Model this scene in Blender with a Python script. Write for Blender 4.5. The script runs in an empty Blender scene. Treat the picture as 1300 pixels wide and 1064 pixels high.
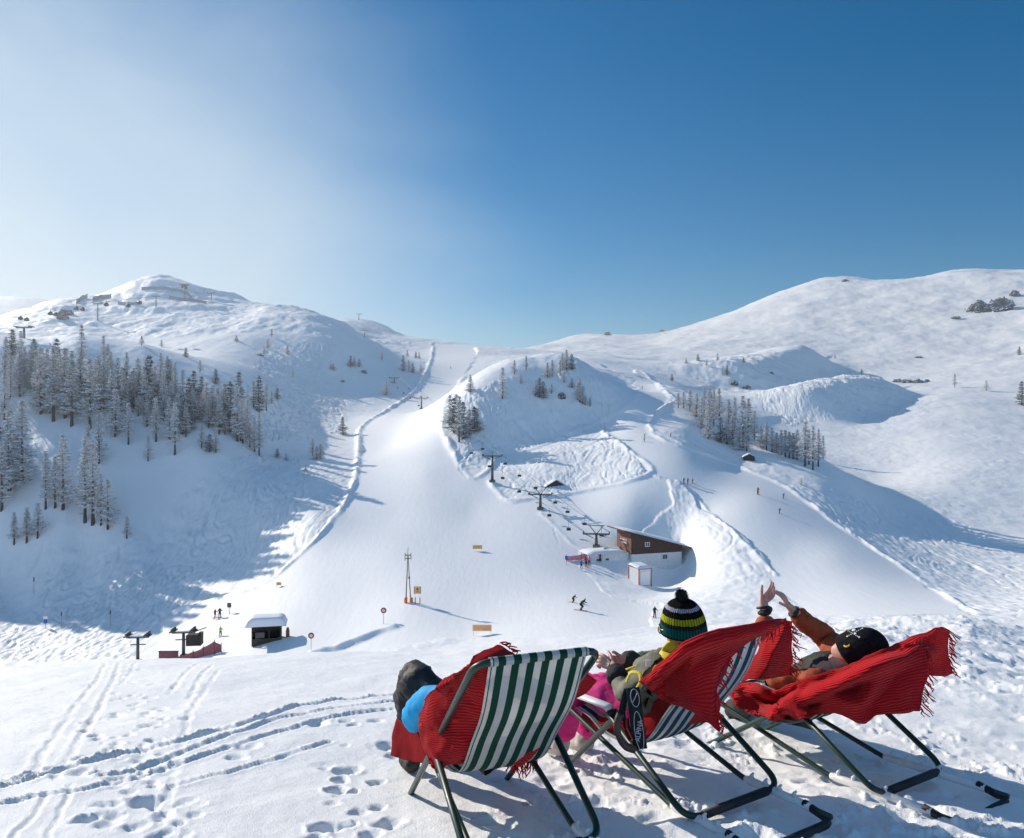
import bpy, bmesh, math, random
import numpy as np
from mathutils import Vector, Matrix, noise as mnoise
rnd = random.Random(7)
sc = bpy.context.scene
COL = sc.collection
R = math.radians
F = 1000.0; CX = 650.0; CY = 532.0       # focal length and centre of the photograph, in its pixels

# ------------------------------------------------------------------ naming helpers
def setp(o, label=None, cat=None, group=None, kind=None):
    if label: o['label'] = label
    if cat: o['category'] = cat
    if group: o['group'] = group
    if kind: o['kind'] = kind
    return o
def link(o, parent=None):
    COL.objects.link(o)
    if parent is not None: o.parent = parent
    return o
def empty(name, loc=(0,0,0), rz=0.0):
    o = bpy.data.objects.new(name, None); o.empty_display_size = .2
    o.location = loc; o.rotation_euler = (0,0,rz)
    return link(o)
def thing(name, label, cat, loc=(0,0,0), rz=0.0, group=None):
    return setp(empty(name, loc, rz), label, cat, group)
def copy_tree(o, parent=None):
    c = o.copy(); COL.objects.link(c)
    if parent is not None: c.parent = parent
    for ch in list(o.children): copy_tree(ch, c)
    return c

# ------------------------------------------------------------------ material helpers
def mat(name, color=(.8,.8,.8), rough=.6, metallic=0.0, spec=.5):
    m = bpy.data.materials.new(name); m.use_nodes = True
    b = m.node_tree.nodes['Principled BSDF']
    b.inputs['Base Color'].default_value = (*color, 1)
    b.inputs['Roughness'].default_value = rough
    b.inputs['Metallic'].default_value = metallic
    b.inputs['Specular IOR Level'].default_value = spec
    return m
def N(m, t, **kw):
    n = m.node_tree.nodes.new(t)
    for k, v in kw.items():
        if k in n.inputs: n.inputs[k].default_value = v
        else: setattr(n, k, v)
    return n
def LK(m, a, b): m.node_tree.links.new(a, b)
def bsdf(m): return m.node_tree.nodes['Principled BSDF']
def ramp(m, fac, stops, interp='LINEAR'):
    n = N(m, 'ShaderNodeValToRGB'); cr = n.color_ramp; cr.interpolation = interp
    while len(cr.elements) < len(stops): cr.elements.new(.5)
    for e, (p, c) in zip(cr.elements, stops):
        e.position = p; e.color = (*c, 1) if len(c) == 3 else c
    LK(m, fac, n.inputs[0]); return n
def noisy(m, c1, c2, scale=8, detail=4, bump=.0, bscale=None, coord='Object', dist=.01):
    tc = N(m, 'ShaderNodeTexCoord')
    n = N(m, 'ShaderNodeTexNoise', Scale=scale, Detail=detail); LK(m, tc.outputs[coord], n.inputs['Vector'])
    r = ramp(m, n.outputs[0], [(.3, c1), (.7, c2)]); LK(m, r.outputs[0], bsdf(m).inputs['Base Color'])
    if bump:
        n2 = N(m, 'ShaderNodeTexNoise', Scale=bscale or scale*2, Detail=5); LK(m, tc.outputs[coord], n2.inputs['Vector'])
        b = N(m, 'ShaderNodeBump', Strength=bump, Distance=dist); LK(m, n2.outputs[0], b.inputs['Height'])
        LK(m, b.outputs[0], bsdf(m).inputs['Normal'])
    return m

# ------------------------------------------------------------------ numpy gradient noise
_rs = np.random.RandomState(3)
_perm = _rs.permutation(512).astype(np.int64); _perm = np.concatenate([_perm, _perm, _perm])
_ga = _rs.rand(512)*2*np.pi; _gx = np.cos(_ga); _gy = np.sin(_ga)
def pnoise(x, y):
    xi = np.floor(x).astype(np.int64); yi = np.floor(y).astype(np.int64)
    xf = x-xi; yf = y-yi; xi &= 511; yi &= 511
    u = xf*xf*xf*(xf*(xf*6-15)+10); v = yf*yf*yf*(yf*(yf*6-15)+10)
    def g(ix, iy, dx, dy):
        h = _perm[_perm[ix]+iy] & 511
        return _gx[h]*dx+_gy[h]*dy
    x1 = (xi+1) & 511; y1 = (yi+1) & 511
    a = g(xi,yi,xf,yf); b = g(x1,yi,xf-1,yf); c = g(xi,y1,xf,yf-1); d = g(x1,y1,xf-1,yf-1)
    return (a+u*(b-a))*(1-v)+(c+u*(d-c))*v
def fbm(x, y, scale, octs=4, gain=.5, ox=0, oy=0):
    s = 0; a = 1; f = 1.0/scale
    for k in range(octs):
        s = s+a*pnoise(x*f+ox+17.3*k, y*f+oy+9.1*k); a *= gain; f *= 2.03
    return s

# ------------------------------------------------------------------ the mountain side: surveyed points (column, row, distance in metres)
CP = []
for px in (-400, -100, 150, 300, 450, 600, 800, 1000, 1200, 1500):
    CP += [(px, 532-1000*v, d) for d, v in ((26, -.375), (55, -.39))] if px < 500 else \
          ([(px, 532+335, 26), (px, 532+345, 55)] if px < 900 else [(px, 532+300, 26), (px, 532+300, 55)])
CP += [
 # valley at the left
 (-400,800,150),(-150,820,146),(0,843,135),(100,838,131),(185,834,126),(260,830,120),(337,822,114),(420,812,113),(0,790,156),(100,790,154),(200,790,147),(277,784,138),
 (0,740,178),(100,740,174),(200,740,168),(300,745,153),(400,750,136),(-200,740,180),
 # main run
 (450,775,124),(517,765,122),(600,796,110),(737,770,116),(640,760,123),(850,775,116),(600,700,150),(500,700,150),(420,700,155),(600,650,175),(500,650,178),(470,600,212),(540,600,200),
 (500,560,258),(545,520,330),(490,530,305),(560,480,450),(590,455,580),(550,433,750),(600,437,760),(640,441,780),(520,455,570),
 # bank between valley and run
 (400,650,176),(330,690,174),(330,640,192),(400,600,212),(380,575,240),(300,620,203),(250,650,196),(200,690,186),(430,640,185),
 # wooded hill
 (100,690,185),(0,690,185),(80,650,190),(0,640,192),(150,640,194),(250,580,211),(150,580,209),(50,580,208),(0,560,214),(100,520,229),(200,520,231),(300,545,232),(340,578,230),
 (0,500,236),(50,480,243),(150,470,252),(250,478,262),(320,520,255),(0,440,258),(100,433,268),(180,440,272),(240,455,282),(300,470,300),(-150,430,245),(-150,500,222),(-150,640,190),(-400,400,230),(-400,560,195),
 # bowl behind it
 (430,480,400),(400,545,290),(350,455,400),(420,440,430),(300,440,400),(430,525,340),
 (100,440,330),(0,440,320),(200,455,330),
 # rounded peak
 (75,414,480),(75,386,540),(100,383,560),(125,381,568),(143,373,592),(165,356,605),(200,349,612),(235,358,605),(262,373,585),(300,398,520),(340,393,500),(390,397,500),(430,408,540),(130,402,510),(200,402,510),(260,410,480),(0,424,450),(-200,400,460),(-100,412,440),
 (470,407,850),(470,437,640),(500,420,800),(500,447,620),
 # knoll in the middle
 (565,577,214),(600,606,194),(640,582,216),(700,553,229),(760,539,236),(805,516,240),(590,505,243),(620,482,250),(660,468,256),(700,461,262),(738,463,262),(768,482,255),(790,500,250),(640,530,232),(720,505,244),
 (640,596,200),(700,575,208),(760,560,216),(800,545,222),(740,620,182),
 (620,478,310),(680,470,330),(730,464,345),(680,448,650),(750,455,520),
 # right run
 (830,512,246),(845,488,300),(800,474,400),(770,467,460),(832,536,230),(818,556,212),(870,610,179),(870,580,195),(800,590,190),(700,640,174),(800,640,168),(900,650,163),(962,630,171),(992,652,160),(880,680,153),(868,726,151),(840,662,163),(860,760,126),(775,476,330),(800,486,310),(820,497,285),(770,481,275),
 (900,700,144),(1000,700,139),(1100,740,122),(1060,705,137),(1200,772,106),(820,728,146),(745,715,146),(1000,770,112),
 # wooded rib
 (868,495,285),(900,508,272),(950,535,250),(1000,562,232),(1045,592,213),(1065,610,204),(950,552,320),(1000,572,300),(1060,600,270),(920,583,212),(1000,615,192),(1050,640,180),(870,545,222),
 # white bowl at the right
 (1110,618,258),(1200,612,262),(1300,622,256),(1200,560,345),(1300,560,345),(1120,550,380),(1300,505,470),(1200,505,470),(1180,645,218),(1300,655,220),(1200,685,182),(1300,705,172),(1250,745,135),(1120,660,188),(1300,770,110),(1500,700,170),(1500,560,340),
 (960,500,520),(1050,520,450),(1150,500,520),
 # right mountain
 (800,462,560),(900,450,760),(1000,430,850),(1100,430,820),(1200,430,770),(1300,430,720),(1000,470,640),(1100,470,660),(870,418,1450),(960,388,1500),(1065,353,1480),(1150,361,1400),(1205,346,1350),(1300,343,1240),(1500,330,1100),
 (650,447,1000),(700,436,1250),(740,424,1300),(790,428,1250),(830,424,1280),(800,445,900),
 # behind the skylines
 (0,378,2600),(60,381,2550),(100,395,2500),(-400,365,2600),(160,420,2500),
]
for px in (-400, -150, 30, 200, 330, 430, 520, 640): CP.append((px, 462, 950))
for px in (250, 420, 560, 700, 850, 1000, 1200, 1500): CP.append((px, 480, 2300))
for px in (-400, 0, 400, 800, 1200, 1600): CP.append((px, 500, 4500))
CP = np.array(CP, float)
US = 2.2
_u = (CP[:,0]-CX)/F*US; _l = np.log(CP[:,2]); _e = (CY-CP[:,1])/F
def _tk(r2): return r2*np.log(r2+1e-12)
n_ = len(CP)
A = np.zeros((n_+3, n_+3))
A[:n_,:n_] = _tk((_u[:,None]-_u[None])**2+(_l[:,None]-_l[None])**2)+np.eye(n_)*2e-3
A[:n_,n_] = 1; A[:n_,n_+1] = _u; A[:n_,n_+2] = _l; A[n_:, :n_] = A[:n_, n_:].T
_w = np.linalg.solve(A, np.concatenate([_e, [0,0,0]]))
def E_far(u, L):
    sh = np.shape(u); u = np.ravel(u).astype(np.float32)*US; L = np.ravel(L).astype(np.float32)
    out = np.empty(len(u), np.float32)
    wu = _w.astype(np.float32); pu = _u.astype(np.float32); pl = _l.astype(np.float32)
    for i in range(0, len(u), 20000):
        a = u[i:i+20000, None]-pu; b = L[i:i+20000, None]-pl
        r2 = a*a+b*b+1e-9
        out[i:i+20000] = (r2*np.log(r2))@wu[:n_]+wu[n_]+wu[n_+1]*u[i:i+20000]+wu[n_+2]*L[i:i+20000]
    return out.reshape(sh)
_cx = np.array([-1500,-300,0,200,380,560,700,830,930,1000,1150,1230,1300,1600,2500.])
_ce = np.array([-.31,-.318,-.316,-.303,-.298,-.294,-.285,-.272,-.262,-.258,-.250,-.252,-.266,-.28,-.28])
CR = 10.0
def z_near(x, y, r, u):
    ec = np.interp(u*F+CX, _cx, _ce)
    zc = ec*CR
    k = np.array([-30., 0., 2., 3.35, 4.4])
    zk = [-.9, -1.40, -1.52, -1.74, -1.90]
    base = np.interp(r, k, zk)
    t = np.clip((r-4.4)/(CR-4.4), 0, 1)
    # quadratic from 4.4 m to the crest
    h = -1.90+(zc+1.90)*(.82*t+.18*t*t)
    z = np.where(r < 4.4, base, h)
    z = np.where(r > CR, zc-(r-CR)*.36-(r-CR)**2*.004, z)
    return z
def smooth01(t): t = np.clip(t, 0, 1); return t*t*(3-2*t)
HUMPS = []     # filled below: polyline crests (xs, ys, height, lee width, wind width)
def seg_dist(x, y, pts):
    """distance to a polyline, signed side, and arc fraction"""
    best = np.full(np.shape(x), 1e9); side = np.zeros(np.shape(x)); arc = np.zeros(np.shape(x))
    P = np.array(pts, float); cum = np.concatenate([[0], np.cumsum(np.hypot(*(P[1:]-P[:-1]).T))])
    for k in range(len(P)-1):
        ax, ay = P[k]; bx, by = P[k+1]; dx, dy = bx-ax, by-ay; L2 = dx*dx+dy*dy+1e-9
        t = np.clip(((x-ax)*dx+(y-ay)*dy)/L2, 0, 1)
        ex = x-ax-t*dx; ey = y-ay-t*dy; d = np.hypot(ex, ey)
        m = d < best
        best = np.where(m, d, best); side = np.where(m, np.sign(dx*(y-ay)-dy*(x-ax)), side)
        arc = np.where(m, (cum[k]+t*(cum[k+1]-cum[k]))/cum[-1], arc)
    return best, side, arc
def z_base(x, y):
    """smooth height of the snow (camera eye at z = 0)"""
    x = np.asarray(x, float); y = np.asarray(y, float)
    fy = np.maximum(y, .25*np.abs(x)+.3)
    u = np.clip(x/fy, -3.2, 3.2); r = np.where(y > 0, fy, 0.3)
    L = np.log(np.maximum(r, 9.0))
    far = E_far(np.clip(u, -1.05, 1.05), L)*r
    near = z_near(x, y, np.where(y > 0, fy, y), u)
    w = smooth01((np.log(np.maximum(r, 1))-math.log(14))/(math.log(26)-math.log(14)))
    z = near*(1-w)+far*w
    # behind the photographer the shoulder simply goes on
    z = np.where(y < -30, -.9-(y+30)*-.05, z)
    for pts, h, wl, ww in HUMPS:
        P = np.array(pts); m = (x > P[:,0].min()-3*ww) & (x < P[:,0].max()+3*ww) & (y > P[:,1].min()-3*ww) & (y < P[:,1].max()+3*ww)
        if not m.any(): continue
        d, s, a = seg_dist(x[m], y[m], pts)
        ww_ = np.where(s < 0, wl, ww)             # right-hand side of the line is the lee side
        end = smooth01(np.minimum(a, 1-a)*5+.25) if len(pts) > 1 else 1
        prof = np.where(s < 0, smooth01(1-d/(wl*1.6)), np.exp(-(d/ww)**2))
        z[m] += h*end*prof
    return z
_dl = np.exp(np.linspace(math.log(16), math.log(3500), 900))
def hit(px, py, near=None):
    """ground point seen at this row and column of the photograph (first hit beyond the shoulder), or the hit nearest a distance"""
    u = (px-CX)/F; e = (CY-py)/F
    z = z_base(u*_dl, _dl.copy()); f = z/_dl-e
    idx = np.where((f[:-1] < 0) & (f[1:] >= 0))[0]
    if len(idx) == 0: i = int(np.argmax(f)); d = _dl[i]
    else:
        i = idx[0] if near is None else idx[np.argmin(np.abs(np.log(_dl[idx]/near)))]
        t = -f[i]/(f[i+1]-f[i]+1e-12); d = _dl[i]+t*(_dl[i+1]-_dl[i])
    return np.array([u*d, d])
def P(px, py, d): return Vector(((px-CX)/F*d, d, (CY-py)/F*d))
# ------------------------------------------------------------------ crests that throw the big shadows
def hump(pix, h, wl, ww): 
    pts = [((px-CX)/F*d, d) for px, d in pix]
    HUMPS.append((pts, h, wl, ww))
hump([(915,500),(965,590),(1030,690)], 17, 26, 50)
hump([(1000,420),(1055,465),(1120,520)], 15, 22, 40)
#hump([(1085,192),(1045,214),(1000,233),(950,251),(900,270)], 4, 18, 12)

# ------------------------------------------------------------------ banks along the groomed runs (photo pixels)
def path(pl, step=9):
    out = []
    for (a, b), (c, d) in zip(pl[:-1], pl[1:]):
        n = max(1, int(math.hypot(c-a, d-b)/step))
        for k in range(n): out.append((a+(c-a)*k/n, b+(d-b)*k/n))
    out.append(pl[-1]); return out
def catmull(pl, n=6):
    p = [pl[0]]+list(pl)+[pl[-1]]; out = []
    for i in range(1, len(p)-2):
        for k in range(n):
            t = k/n
            out.append(tuple(.5*((2*p[i][j])+(-p[i-1][j]+p[i+1][j])*t+(2*p[i-1][j]-5*p[i][j]+4*p[i+1][j]-p[i+2][j])*t*t+(-p[i-1][j]+3*p[i][j]-3*p[i+1][j]+p[i+2][j])*t**3) for j in range(len(p[0]))))
    out.append(tuple(pl[-1])); return out
BANKS = [
 ([(550,440),(547,458),(535,485),(520,502),(490,522),(462,540),(456,552),(455,575),(450,610),(436,642),(410,675),(380,705),(345,735),(310,752),(260,764),(225,775),(200,790)], 1.5, 1.05),
 ([(588,480),(574,500),(563,515),(562,540),(570,565),(585,590),(597,607),(612,603),(624,592),(628,582)], 1.3, 1.3),
 ([(622,612),(632,624),(646,636),(690,631),(740,624),(790,614),(828,599),(812,583),(790,567),(765,548)], 1.2, 1.2),
 ([(640,583),(680,570),(720,553),(760,536),(795,517),(812,500)], .8, 1.2),
 ([(800,466),(822,478),(846,498),(853,508),(843,518),(830,528),(824,540),(832,553),(860,566),(920,585),(960,602),(1000,620),(1030,642),(1062,666),(1110,698),(1160,730),(1200,756),(1242,780)], 1.0, 1.2),
 ([(860,612),(880,630),(905,655),(940,688),(985,730)], .9, .8),
 ([(686,652),(705,668),(725,690),(742,700)], .6, .8),
]
BANKW = []
for pl, h, w in BANKS:
    BANKW.append(([tuple(hit(*q)) for q in path(catmull(pl, 3), 14)], h, w))
_b1 = [tuple(hit(*q)) for q in path([(396,832),(425,826),(460,812),(488,800),(499,797)], 8)]
BANKW.append((_b1, 1.9, 1.6))
# groomed areas, as outlines on the ground
def poly_mask(x, y, poly):
    ins = np.zeros(x.shape, bool); n = len(poly)
    for i in range(n):
        x1, y1 = poly[i]; x2, y2 = poly[(i+1) % n]
        c = ((y1 > y) != (y2 > y)) & (x < (x2-x1)*(y-y1)/(y2-y1+1e-12)+x1)
        ins ^= c
    return ins
GROOM = [
 [(550,436),(547,458),(535,485),(520,502),(490,522),(462,540),(455,575),(450,610),(436,642),(410,675),(380,705),(345,735),(310,752),(260,764),(225,775),(200,790),(195,835),(400,835),(560,812),(700,810),(830,795),(830,770),(770,760),(740,715),(700,665),(646,637),(622,612),(597,608),(570,565),(562,520),(604,455),(604,438)],
 [(765,548),(828,600),(860,612),(905,655),(985,730),(1010,780),(1240,782),(1160,730),(1062,666),(1000,620),(920,585),(832,553),(824,540),(843,518),(853,508),(800,466),(760,460),(800,480),(812,500),(760,536)],
 [(640,583),(622,612),(646,637),(700,665),(740,712),(800,690),(860,640),(855,612),(828,600),(700,630),(640,640)],
]
GROOMW = [[tuple(hit(*q)) for q in path(g+[g[0]], 30)] for g in GROOM]
ROUGH = [  # chopped-up powder
 [(860,612),(905,655),(985,730),(960,745),(900,720),(850,680),(840,640)],
 [(646,630),(740,620),(826,598),(760,550),(700,572),(640,590)],
 [(450,590),(448,620),(410,672),(340,735),(280,755),(200,760),(300,650),(380,590)],
 [(1000,618),(1062,664),(1160,728),(1242,778),(1300,790),(1300,690),(1180,650),(1060,625)],
 [(590,600),(570,568),(625,560),(625,595)],
 [(-100,700),(-100,845),(170,835),(190,790),(260,755),(330,700),(400,640),(380,580),(300,580),(150,700)],
 [(300,570),(330,440),(430,440),(440,540),(400,560)],
 [(590,590),(575,510),(640,480),(740,470),(800,505),(740,550),(640,580)],
 [(1040,470),(960,500),(1000,540),(1150,520),(1120,480)],
]
ROUGHW = [[tuple(hit(*q)) for q in path(g+[g[0]], 30)] for g in ROUGH]

# ------------------------------------------------------------------ small relief of the shoulder the chairs stand on
def nz(px, py):
    """ground point of the near shoulder at a pixel"""
    u = (px-CX)/F; e = (CY-py)/F
    d = np.linspace(2.2, 10, 400); z = z_near(u*d, d, d, u+0*d); i = int(np.argmin(np.abs(z/d-e)))
    return (u*d[i], d[i])
TRACKS = [  # (pixels, depth, half width, raised edge)
 ([(-40,1010),(60,985),(130,965),(230,942),(330,915),(380,900),(440,890),(520,880),(600,872)], .045, .035, .035),
 ([(-40,1032),(40,1015),(90,1008),(150,995),(240,965),(330,937),(420,912),(500,902)], .03, .03, .02),
 ([(-40,998),(0,995),(70,978)], .035, .03, .02),
 ([(130,988),(180,975),(240,952),(310,928),(380,910),(520,890)], .03, .03, .02),
 ([(220,998),(300,975),(370,955),(420,940)], .015, .025, .02),
 ([(40,990),(60,950),(90,905),(120,868),(135,842)], .012, .03, .006),
 ([(70,990),(95,950),(125,900),(145,860),(152,842)], .012, .03, .006),
 ([(150,870),(165,855),(172,842)], .01, .03, .004),
 ([(195,1064),(215,1010),(225,970),(245,900),(280,850)], .008, .03, .004),
 ([(20,1064),(40,1040),(60,1010)], .012, .02, .005),
 ([(60,1064),(75,1035),(90,1000)], .012, .02, .005),
 ([(240,885),(255,860),(270,843)], .012, .03, .005),
 ([(215,880),(235,855),(250,842)], .01, .03, .005),
]
TRW = [([nz(*q) for q in catmull(t, 4)], a, b, c) for t, a, b, c in TRACKS]
PITS = [(440,972,.09,.06),(432,985,.06,.05),(427,998,.07,.06),(448,1000,.04,.03),(480,1020,.05,.04),(415,1045,.09,.06),(440,1042,.05,.04),(455,1025,.06,.03),(183,1018,.09,.06),(108,1040,.07,.06),
        (402,919,.10,.05),(440,916,.06,.03),(492,942,.08,.05),(315,948,.09,.04),(300,960,.08,.03),(120,935,.06,.03),(125,940,.05,.03),(100,965,.05,.03),(205,925,.05,.02),(190,940,.05,.02),(235,915,.06,.02),(195,868,.08,.02),(190,885,.07,.02),(200,898,.08,.02),(170,895,.06,.015),(100,985,.06,.02),(150,1000,.06,.015),
        (500,955,.07,.05),(478,988,.06,.04),(495,1040,.08,.05),(400,1062,.07,.05),(470,1055,.06,.04)]
PITW = [(*nz(a, b), c*.72, d*.75) for a, b, c, d in PITS]
TRW = [(t, a*.62, b*.72, c*.9) for t, a, b, c in TRW]
rp = random.Random(11)
for k in range(120):    # trampled strip crossing the tracks
    t = rp.random(); a = 150+rp.gauss(0, 34)+60*(1-t); b = 1064-t*215
    PITW.append((*nz(a, b), rp.uniform(.02,.05), rp.uniform(.006,.02)))
for k in range(230):    # trodden snow round the chairs
    a = rp.uniform(400, 1380); b = rp.uniform(900, 1085)
    if a < 520 and rp.random() < .45: continue
    if fbm(np.array([a*1.0]), np.array([b*3.0]), 160, 2)[0] < -.02: continue
    PITW.append((*nz(a, b), rp.uniform(.02,.08), rp.uniform(.0,.03)))
for k in range(90):    # loose lumps along the crest at the right
    a = rp.uniform(1040, 1400); b = rp.uniform(776, 812)
    x_, y_ = ((a-CX)/F*9, rp.uniform(6.5, 10.5)); 
    PITW.append((x_, y_, rp.uniform(.05,.16), rp.uniform(-.03,.02)))

def near_relief(x, y):
    z = np.zeros_like(x)
    z += .035*fbm(x, y, 1.6, 4)+.006*fbm(x, y, .25, 3, ox=5)
    w = smooth01((x-(-.75))/.8)*smooth01((6.0-y)/1.6)*smooth01((y+1)/1)      # trodden area
    z += w*(.022*fbm(x, y, .4, 4, .55, ox=3)+.022*np.maximum(fbm(x, y, .12, 4, .6, ox=8)-.12,0)*3*smooth01(fbm(x,y,.7,2,ox=21)*2+.4))
    w2 = smooth01((x-1.8)/1.5)*smooth01((y-5.2)/1.0)*smooth01((12-y)/2)
    z += w2*(.05*fbm(x, y, .6, 4, .55, ox=13)+.05*np.maximum(fbm(x, y, .22, 4, .6, ox=2)-.08, 0))
    for pts, dep, hw, edge in TRW:
        Pt = np.array(pts); m = (x > Pt[:,0].min()-.5) & (x < Pt[:,0].max()+.5) & (y > Pt[:,1].min()-.5) & (y < Pt[:,1].max()+.5)
        if not m.any(): continue
        xx = x[m]+.02*fbm(x[m], y[m], .2, 3, ox=4); yy = y[m]+.02*fbm(x[m], y[m], .2, 3, ox=9)+.008*fbm(x[m], y[m], .04, 2, ox=19)
        d, s, a = seg_dist(xx, yy, pts)
        v = .75+.9*fbm(x[m], y[m], .22, 3, ox=31)+.5*fbm(x[m], y[m], .035, 2, ox=33)
        z[m] += -dep*v*np.exp(-(d/hw)**4)+edge*(v-.2)*np.exp(-((d-hw*1.9)/(hw*.9))**2)*np.where(s > 0, 1, .35)
    for px_, py_, rr, dep in PITW:
        m = (np.abs(x-px_) < rr*3) & (np.abs(y-py_) < rr*3)
        if not m.any(): continue
        xx = x[m]; yy = y[m]
        q = np.hypot(xx-px_, (yy-py_))*(1+.45*pnoise(xx/rr*.9+px_, yy/rr*.9))
        z[m] += -dep*np.exp(-(q/rr)**4)+.3*abs(dep)*np.exp(-((q-rr*1.35)/(rr*.35))**2)*(.4+pnoise(xx*11, yy*11))
    return z

def z_full(x, y, want_attr=False):
    x = np.asarray(x, float); y = np.asarray(y, float)
    z = z_base(x, y)
    r = np.hypot(x, y)
    g = np.zeros_like(x); ro = np.zeros_like(x)
    m = (y > 30) & (y < 1000) & (np.abs(x) < .9*y)
    if m.any():
        xm, ym = x[m], y[m]
        gg = np.zeros(xm.shape); rr = np.zeros(xm.shape)
        # ragged outline
        jx = xm+3*fbm(xm, ym, 22, 3); jy = ym+3*fbm(xm, ym, 22, 3, ox=40)
        for pg in GROOMW: gg[poly_mask(jx, jy, pg)] = 1
        for i_, pg in enumerate(ROUGHW): rr[poly_mask(jx, jy, pg)] = 1 if i_ < 5 else 1.7
        g[m] = gg; ro[m] = rr*(1-gg)
    off = smooth01((r-30)/60)*(1-g)
    D = np.clip(r/400, .25, 3.2)
    big = fbm(x, y, 70, 5, .5)                                   # rolling off-piste snow
    z += off*big*1.5*np.clip(D, .4, 2.5)
    z += off*smooth01((r-450)/500)*np.where(x>0,2.6,6)*(fbm(x, y, 190, 6, .52, ox=7))*smooth01((2300-r)/800)
    hm_ = np.exp(-(((x-185)/75)**2+((y-540)/110)**2)**2)+.5*np.exp(-(((x-25)/60)**2+((y-300)/50)**2)**2)
    z += off*hm_*(2.6*fbm(x, y, 30, 5, .6, ox=64)-1.2*np.abs(fbm(x, y, 14, 3, .6, ox=44)))
    z += off*ro*.16*fbm(x, y, 3.2, 3, .6, ox=2)+off*ro*.22*np.abs(fbm(x*1.0, y*.35, 2.4, 2, .5, ox=62))
    z += off*(1-ro)*(.16*fbm(x, y, 7, 4, .55, ox=12)+.26*np.abs(fbm(x, y, 5, 3, .6, ox=77))*smooth01(fbm(x, y, 45, 2, ox=90)*2.5+.6))
    mt_ = (ro > 0)
    if mt_.any():       # ski tracks winding down through the powder
        xm, ym = x[mt_], y[mt_]; tz = 0
        for sx_, sy_, k_, o_, w_ in ((26, 70, 9, 3, .05), (34, 60, 8, 41, .05), (18, 44, 6, 71, .06)):
            f_ = (fbm(xm/sx_, ym/sy_, 1.0, 3, .45, ox=o_)+xm/sx_*.5*(1 if o_ != 41 else -1))*k_
            g_ = np.abs(f_-np.round(f_)); on = smooth01(fbm(xm, ym, 16, 2, ox=o_+5)*3+.45)
            tz = tz-on*np.exp(-(g_/w_/1.6)**2)+.5*on*np.exp(-((g_-w_*3.2)/w_/1.3)**2)
        z[mt_] += off[mt_]*tz*.16*np.minimum(ro[mt_], 1.5)*np.clip(r[mt_]/220, .7, 1.6)
    mk = (y > 440) & (y < 700) & (x < -90) & (x > -420)
    if mk.any():
        zz = z[mk]+6*fbm(x[mk], y[mk], 60, 3, ox=55); st = 13.0
        q_ = zz/st; fr_ = q_-np.floor(q_)
        z[mk] += (smooth01((fr_-.55)/.3)-fr_)*st*.18*smooth01((z[mk]-55)/18)
        z[mk] += 2.6*(np.abs(fbm(x[mk], y[mk], 34, 5, .58, ox=34))-.15)*smooth01((z[mk]-30)/25)
    for pts, h, w in BANKW:
        Pt = np.array(pts); m = (x > Pt[:,0].min()-9) & (x < Pt[:,0].max()+9) & (y > Pt[:,1].min()-9) & (y < Pt[:,1].max()+9)
        if not m.any(): continue
        sc_ = np.clip(np.hypot(Pt[:,0].mean(), Pt[:,1].mean())/200, .8, 2)
        d, s, a = seg_dist(x[m]+.3*fbm(x[m], y[m], 5, 2), y[m], pts)
        loc = np.clip(r[m]/260, .6, 1.15)
        z[m] += h*.66*loc*(.75+.8*fbm(x[m], y[m], 7, 3))*np.exp(-(d/(w*.85*loc))**2)
    m = (r < 16) & (y > -2)
    if m.any(): z[m] += near_relief(x[m], y[m])*smooth01((16-r[m])/4)
    if want_attr: return z, g, ro
    return z
def ground(x, y): return float(z_full(np.array([x]), np.array([y]))[0])
def spot(px, py, near=None):
    x, y = hit(px, py, near); return Vector((x, y, ground(x, y)))
# ------------------------------------------------------------------ the snow sheet
def radii():
    out = [0.0]; r = .6
    while r < 7000:
        out.append(r)
        if r < 2.2: k = .05
        elif r < 11: k = .0048
        elif r < 95: k = .03
        elif r < 1000: k = .0036
        elif r < 2800: k = .008
        else: k = .05
        r *= 1+k*QS
    return np.array(out)
QS = 1.0
_rr = radii()
_az = np.concatenate([np.linspace(-180, -48, 45)[:-1], np.linspace(-48, -36, 40)[:-1], np.linspace(-36, 36, int(840/QS)), np.linspace(36, 48, 40)[1:], np.linspace(48, 180, 45)[1:-1]])
_a = np.radians(_az)
# distance along y is what the photo fixes, so rings are straightened in front of the camera
RR, AA = np.meshgrid(_rr[1:], _a, indexing='ij')
kk = np.where(np.abs(AA) < R(48), 1/np.cos(AA), 1/math.cos(R(48)))
GX = RR*kk*np.sin(AA); GY = RR*kk*np.cos(AA)
GZ, GG, GRO = z_full(GX.ravel(), GY.ravel(), True)
nr, na = GX.shape
co = np.empty((nr*na+1, 3), np.float32)
co[0] = (0, 0, z_full(np.array([0.]), np.array([0.]))[0])
co[1:, 0] = GX.ravel(); co[1:, 1] = GY.ravel(); co[1:, 2] = GZ
idx = np.arange(nr*na).reshape(nr, na)+1
a0 = idx[:-1, :]; a1 = idx[1:, :]
b0 = np.roll(a0, -1, 1); b1 = np.roll(a1, -1, 1)
quads = np.stack([a0, b0, b1, a1], -1).reshape(-1, 4)[:, ::-1]
tris = np.stack([np.zeros(na, int), np.roll(idx[0], -1), idx[0]], -1)
me = bpy.data.meshes.new('snow_ground')
nl = quads.size+tris.size
me.vertices.add(len(co)); me.vertices.foreach_set('co', co.ravel())
me.loops.add(nl); me.loops.foreach_set('vertex_index', np.concatenate([quads.ravel(), tris.ravel()]).astype(np.int32))
npoly = len(quads)+len(tris)
me.polygons.add(npoly)
me.polygons.foreach_set('loop_start', np.concatenate([np.arange(len(quads))*4, quads.size+np.arange(len(tris))*3]).astype(np.int32))
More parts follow.
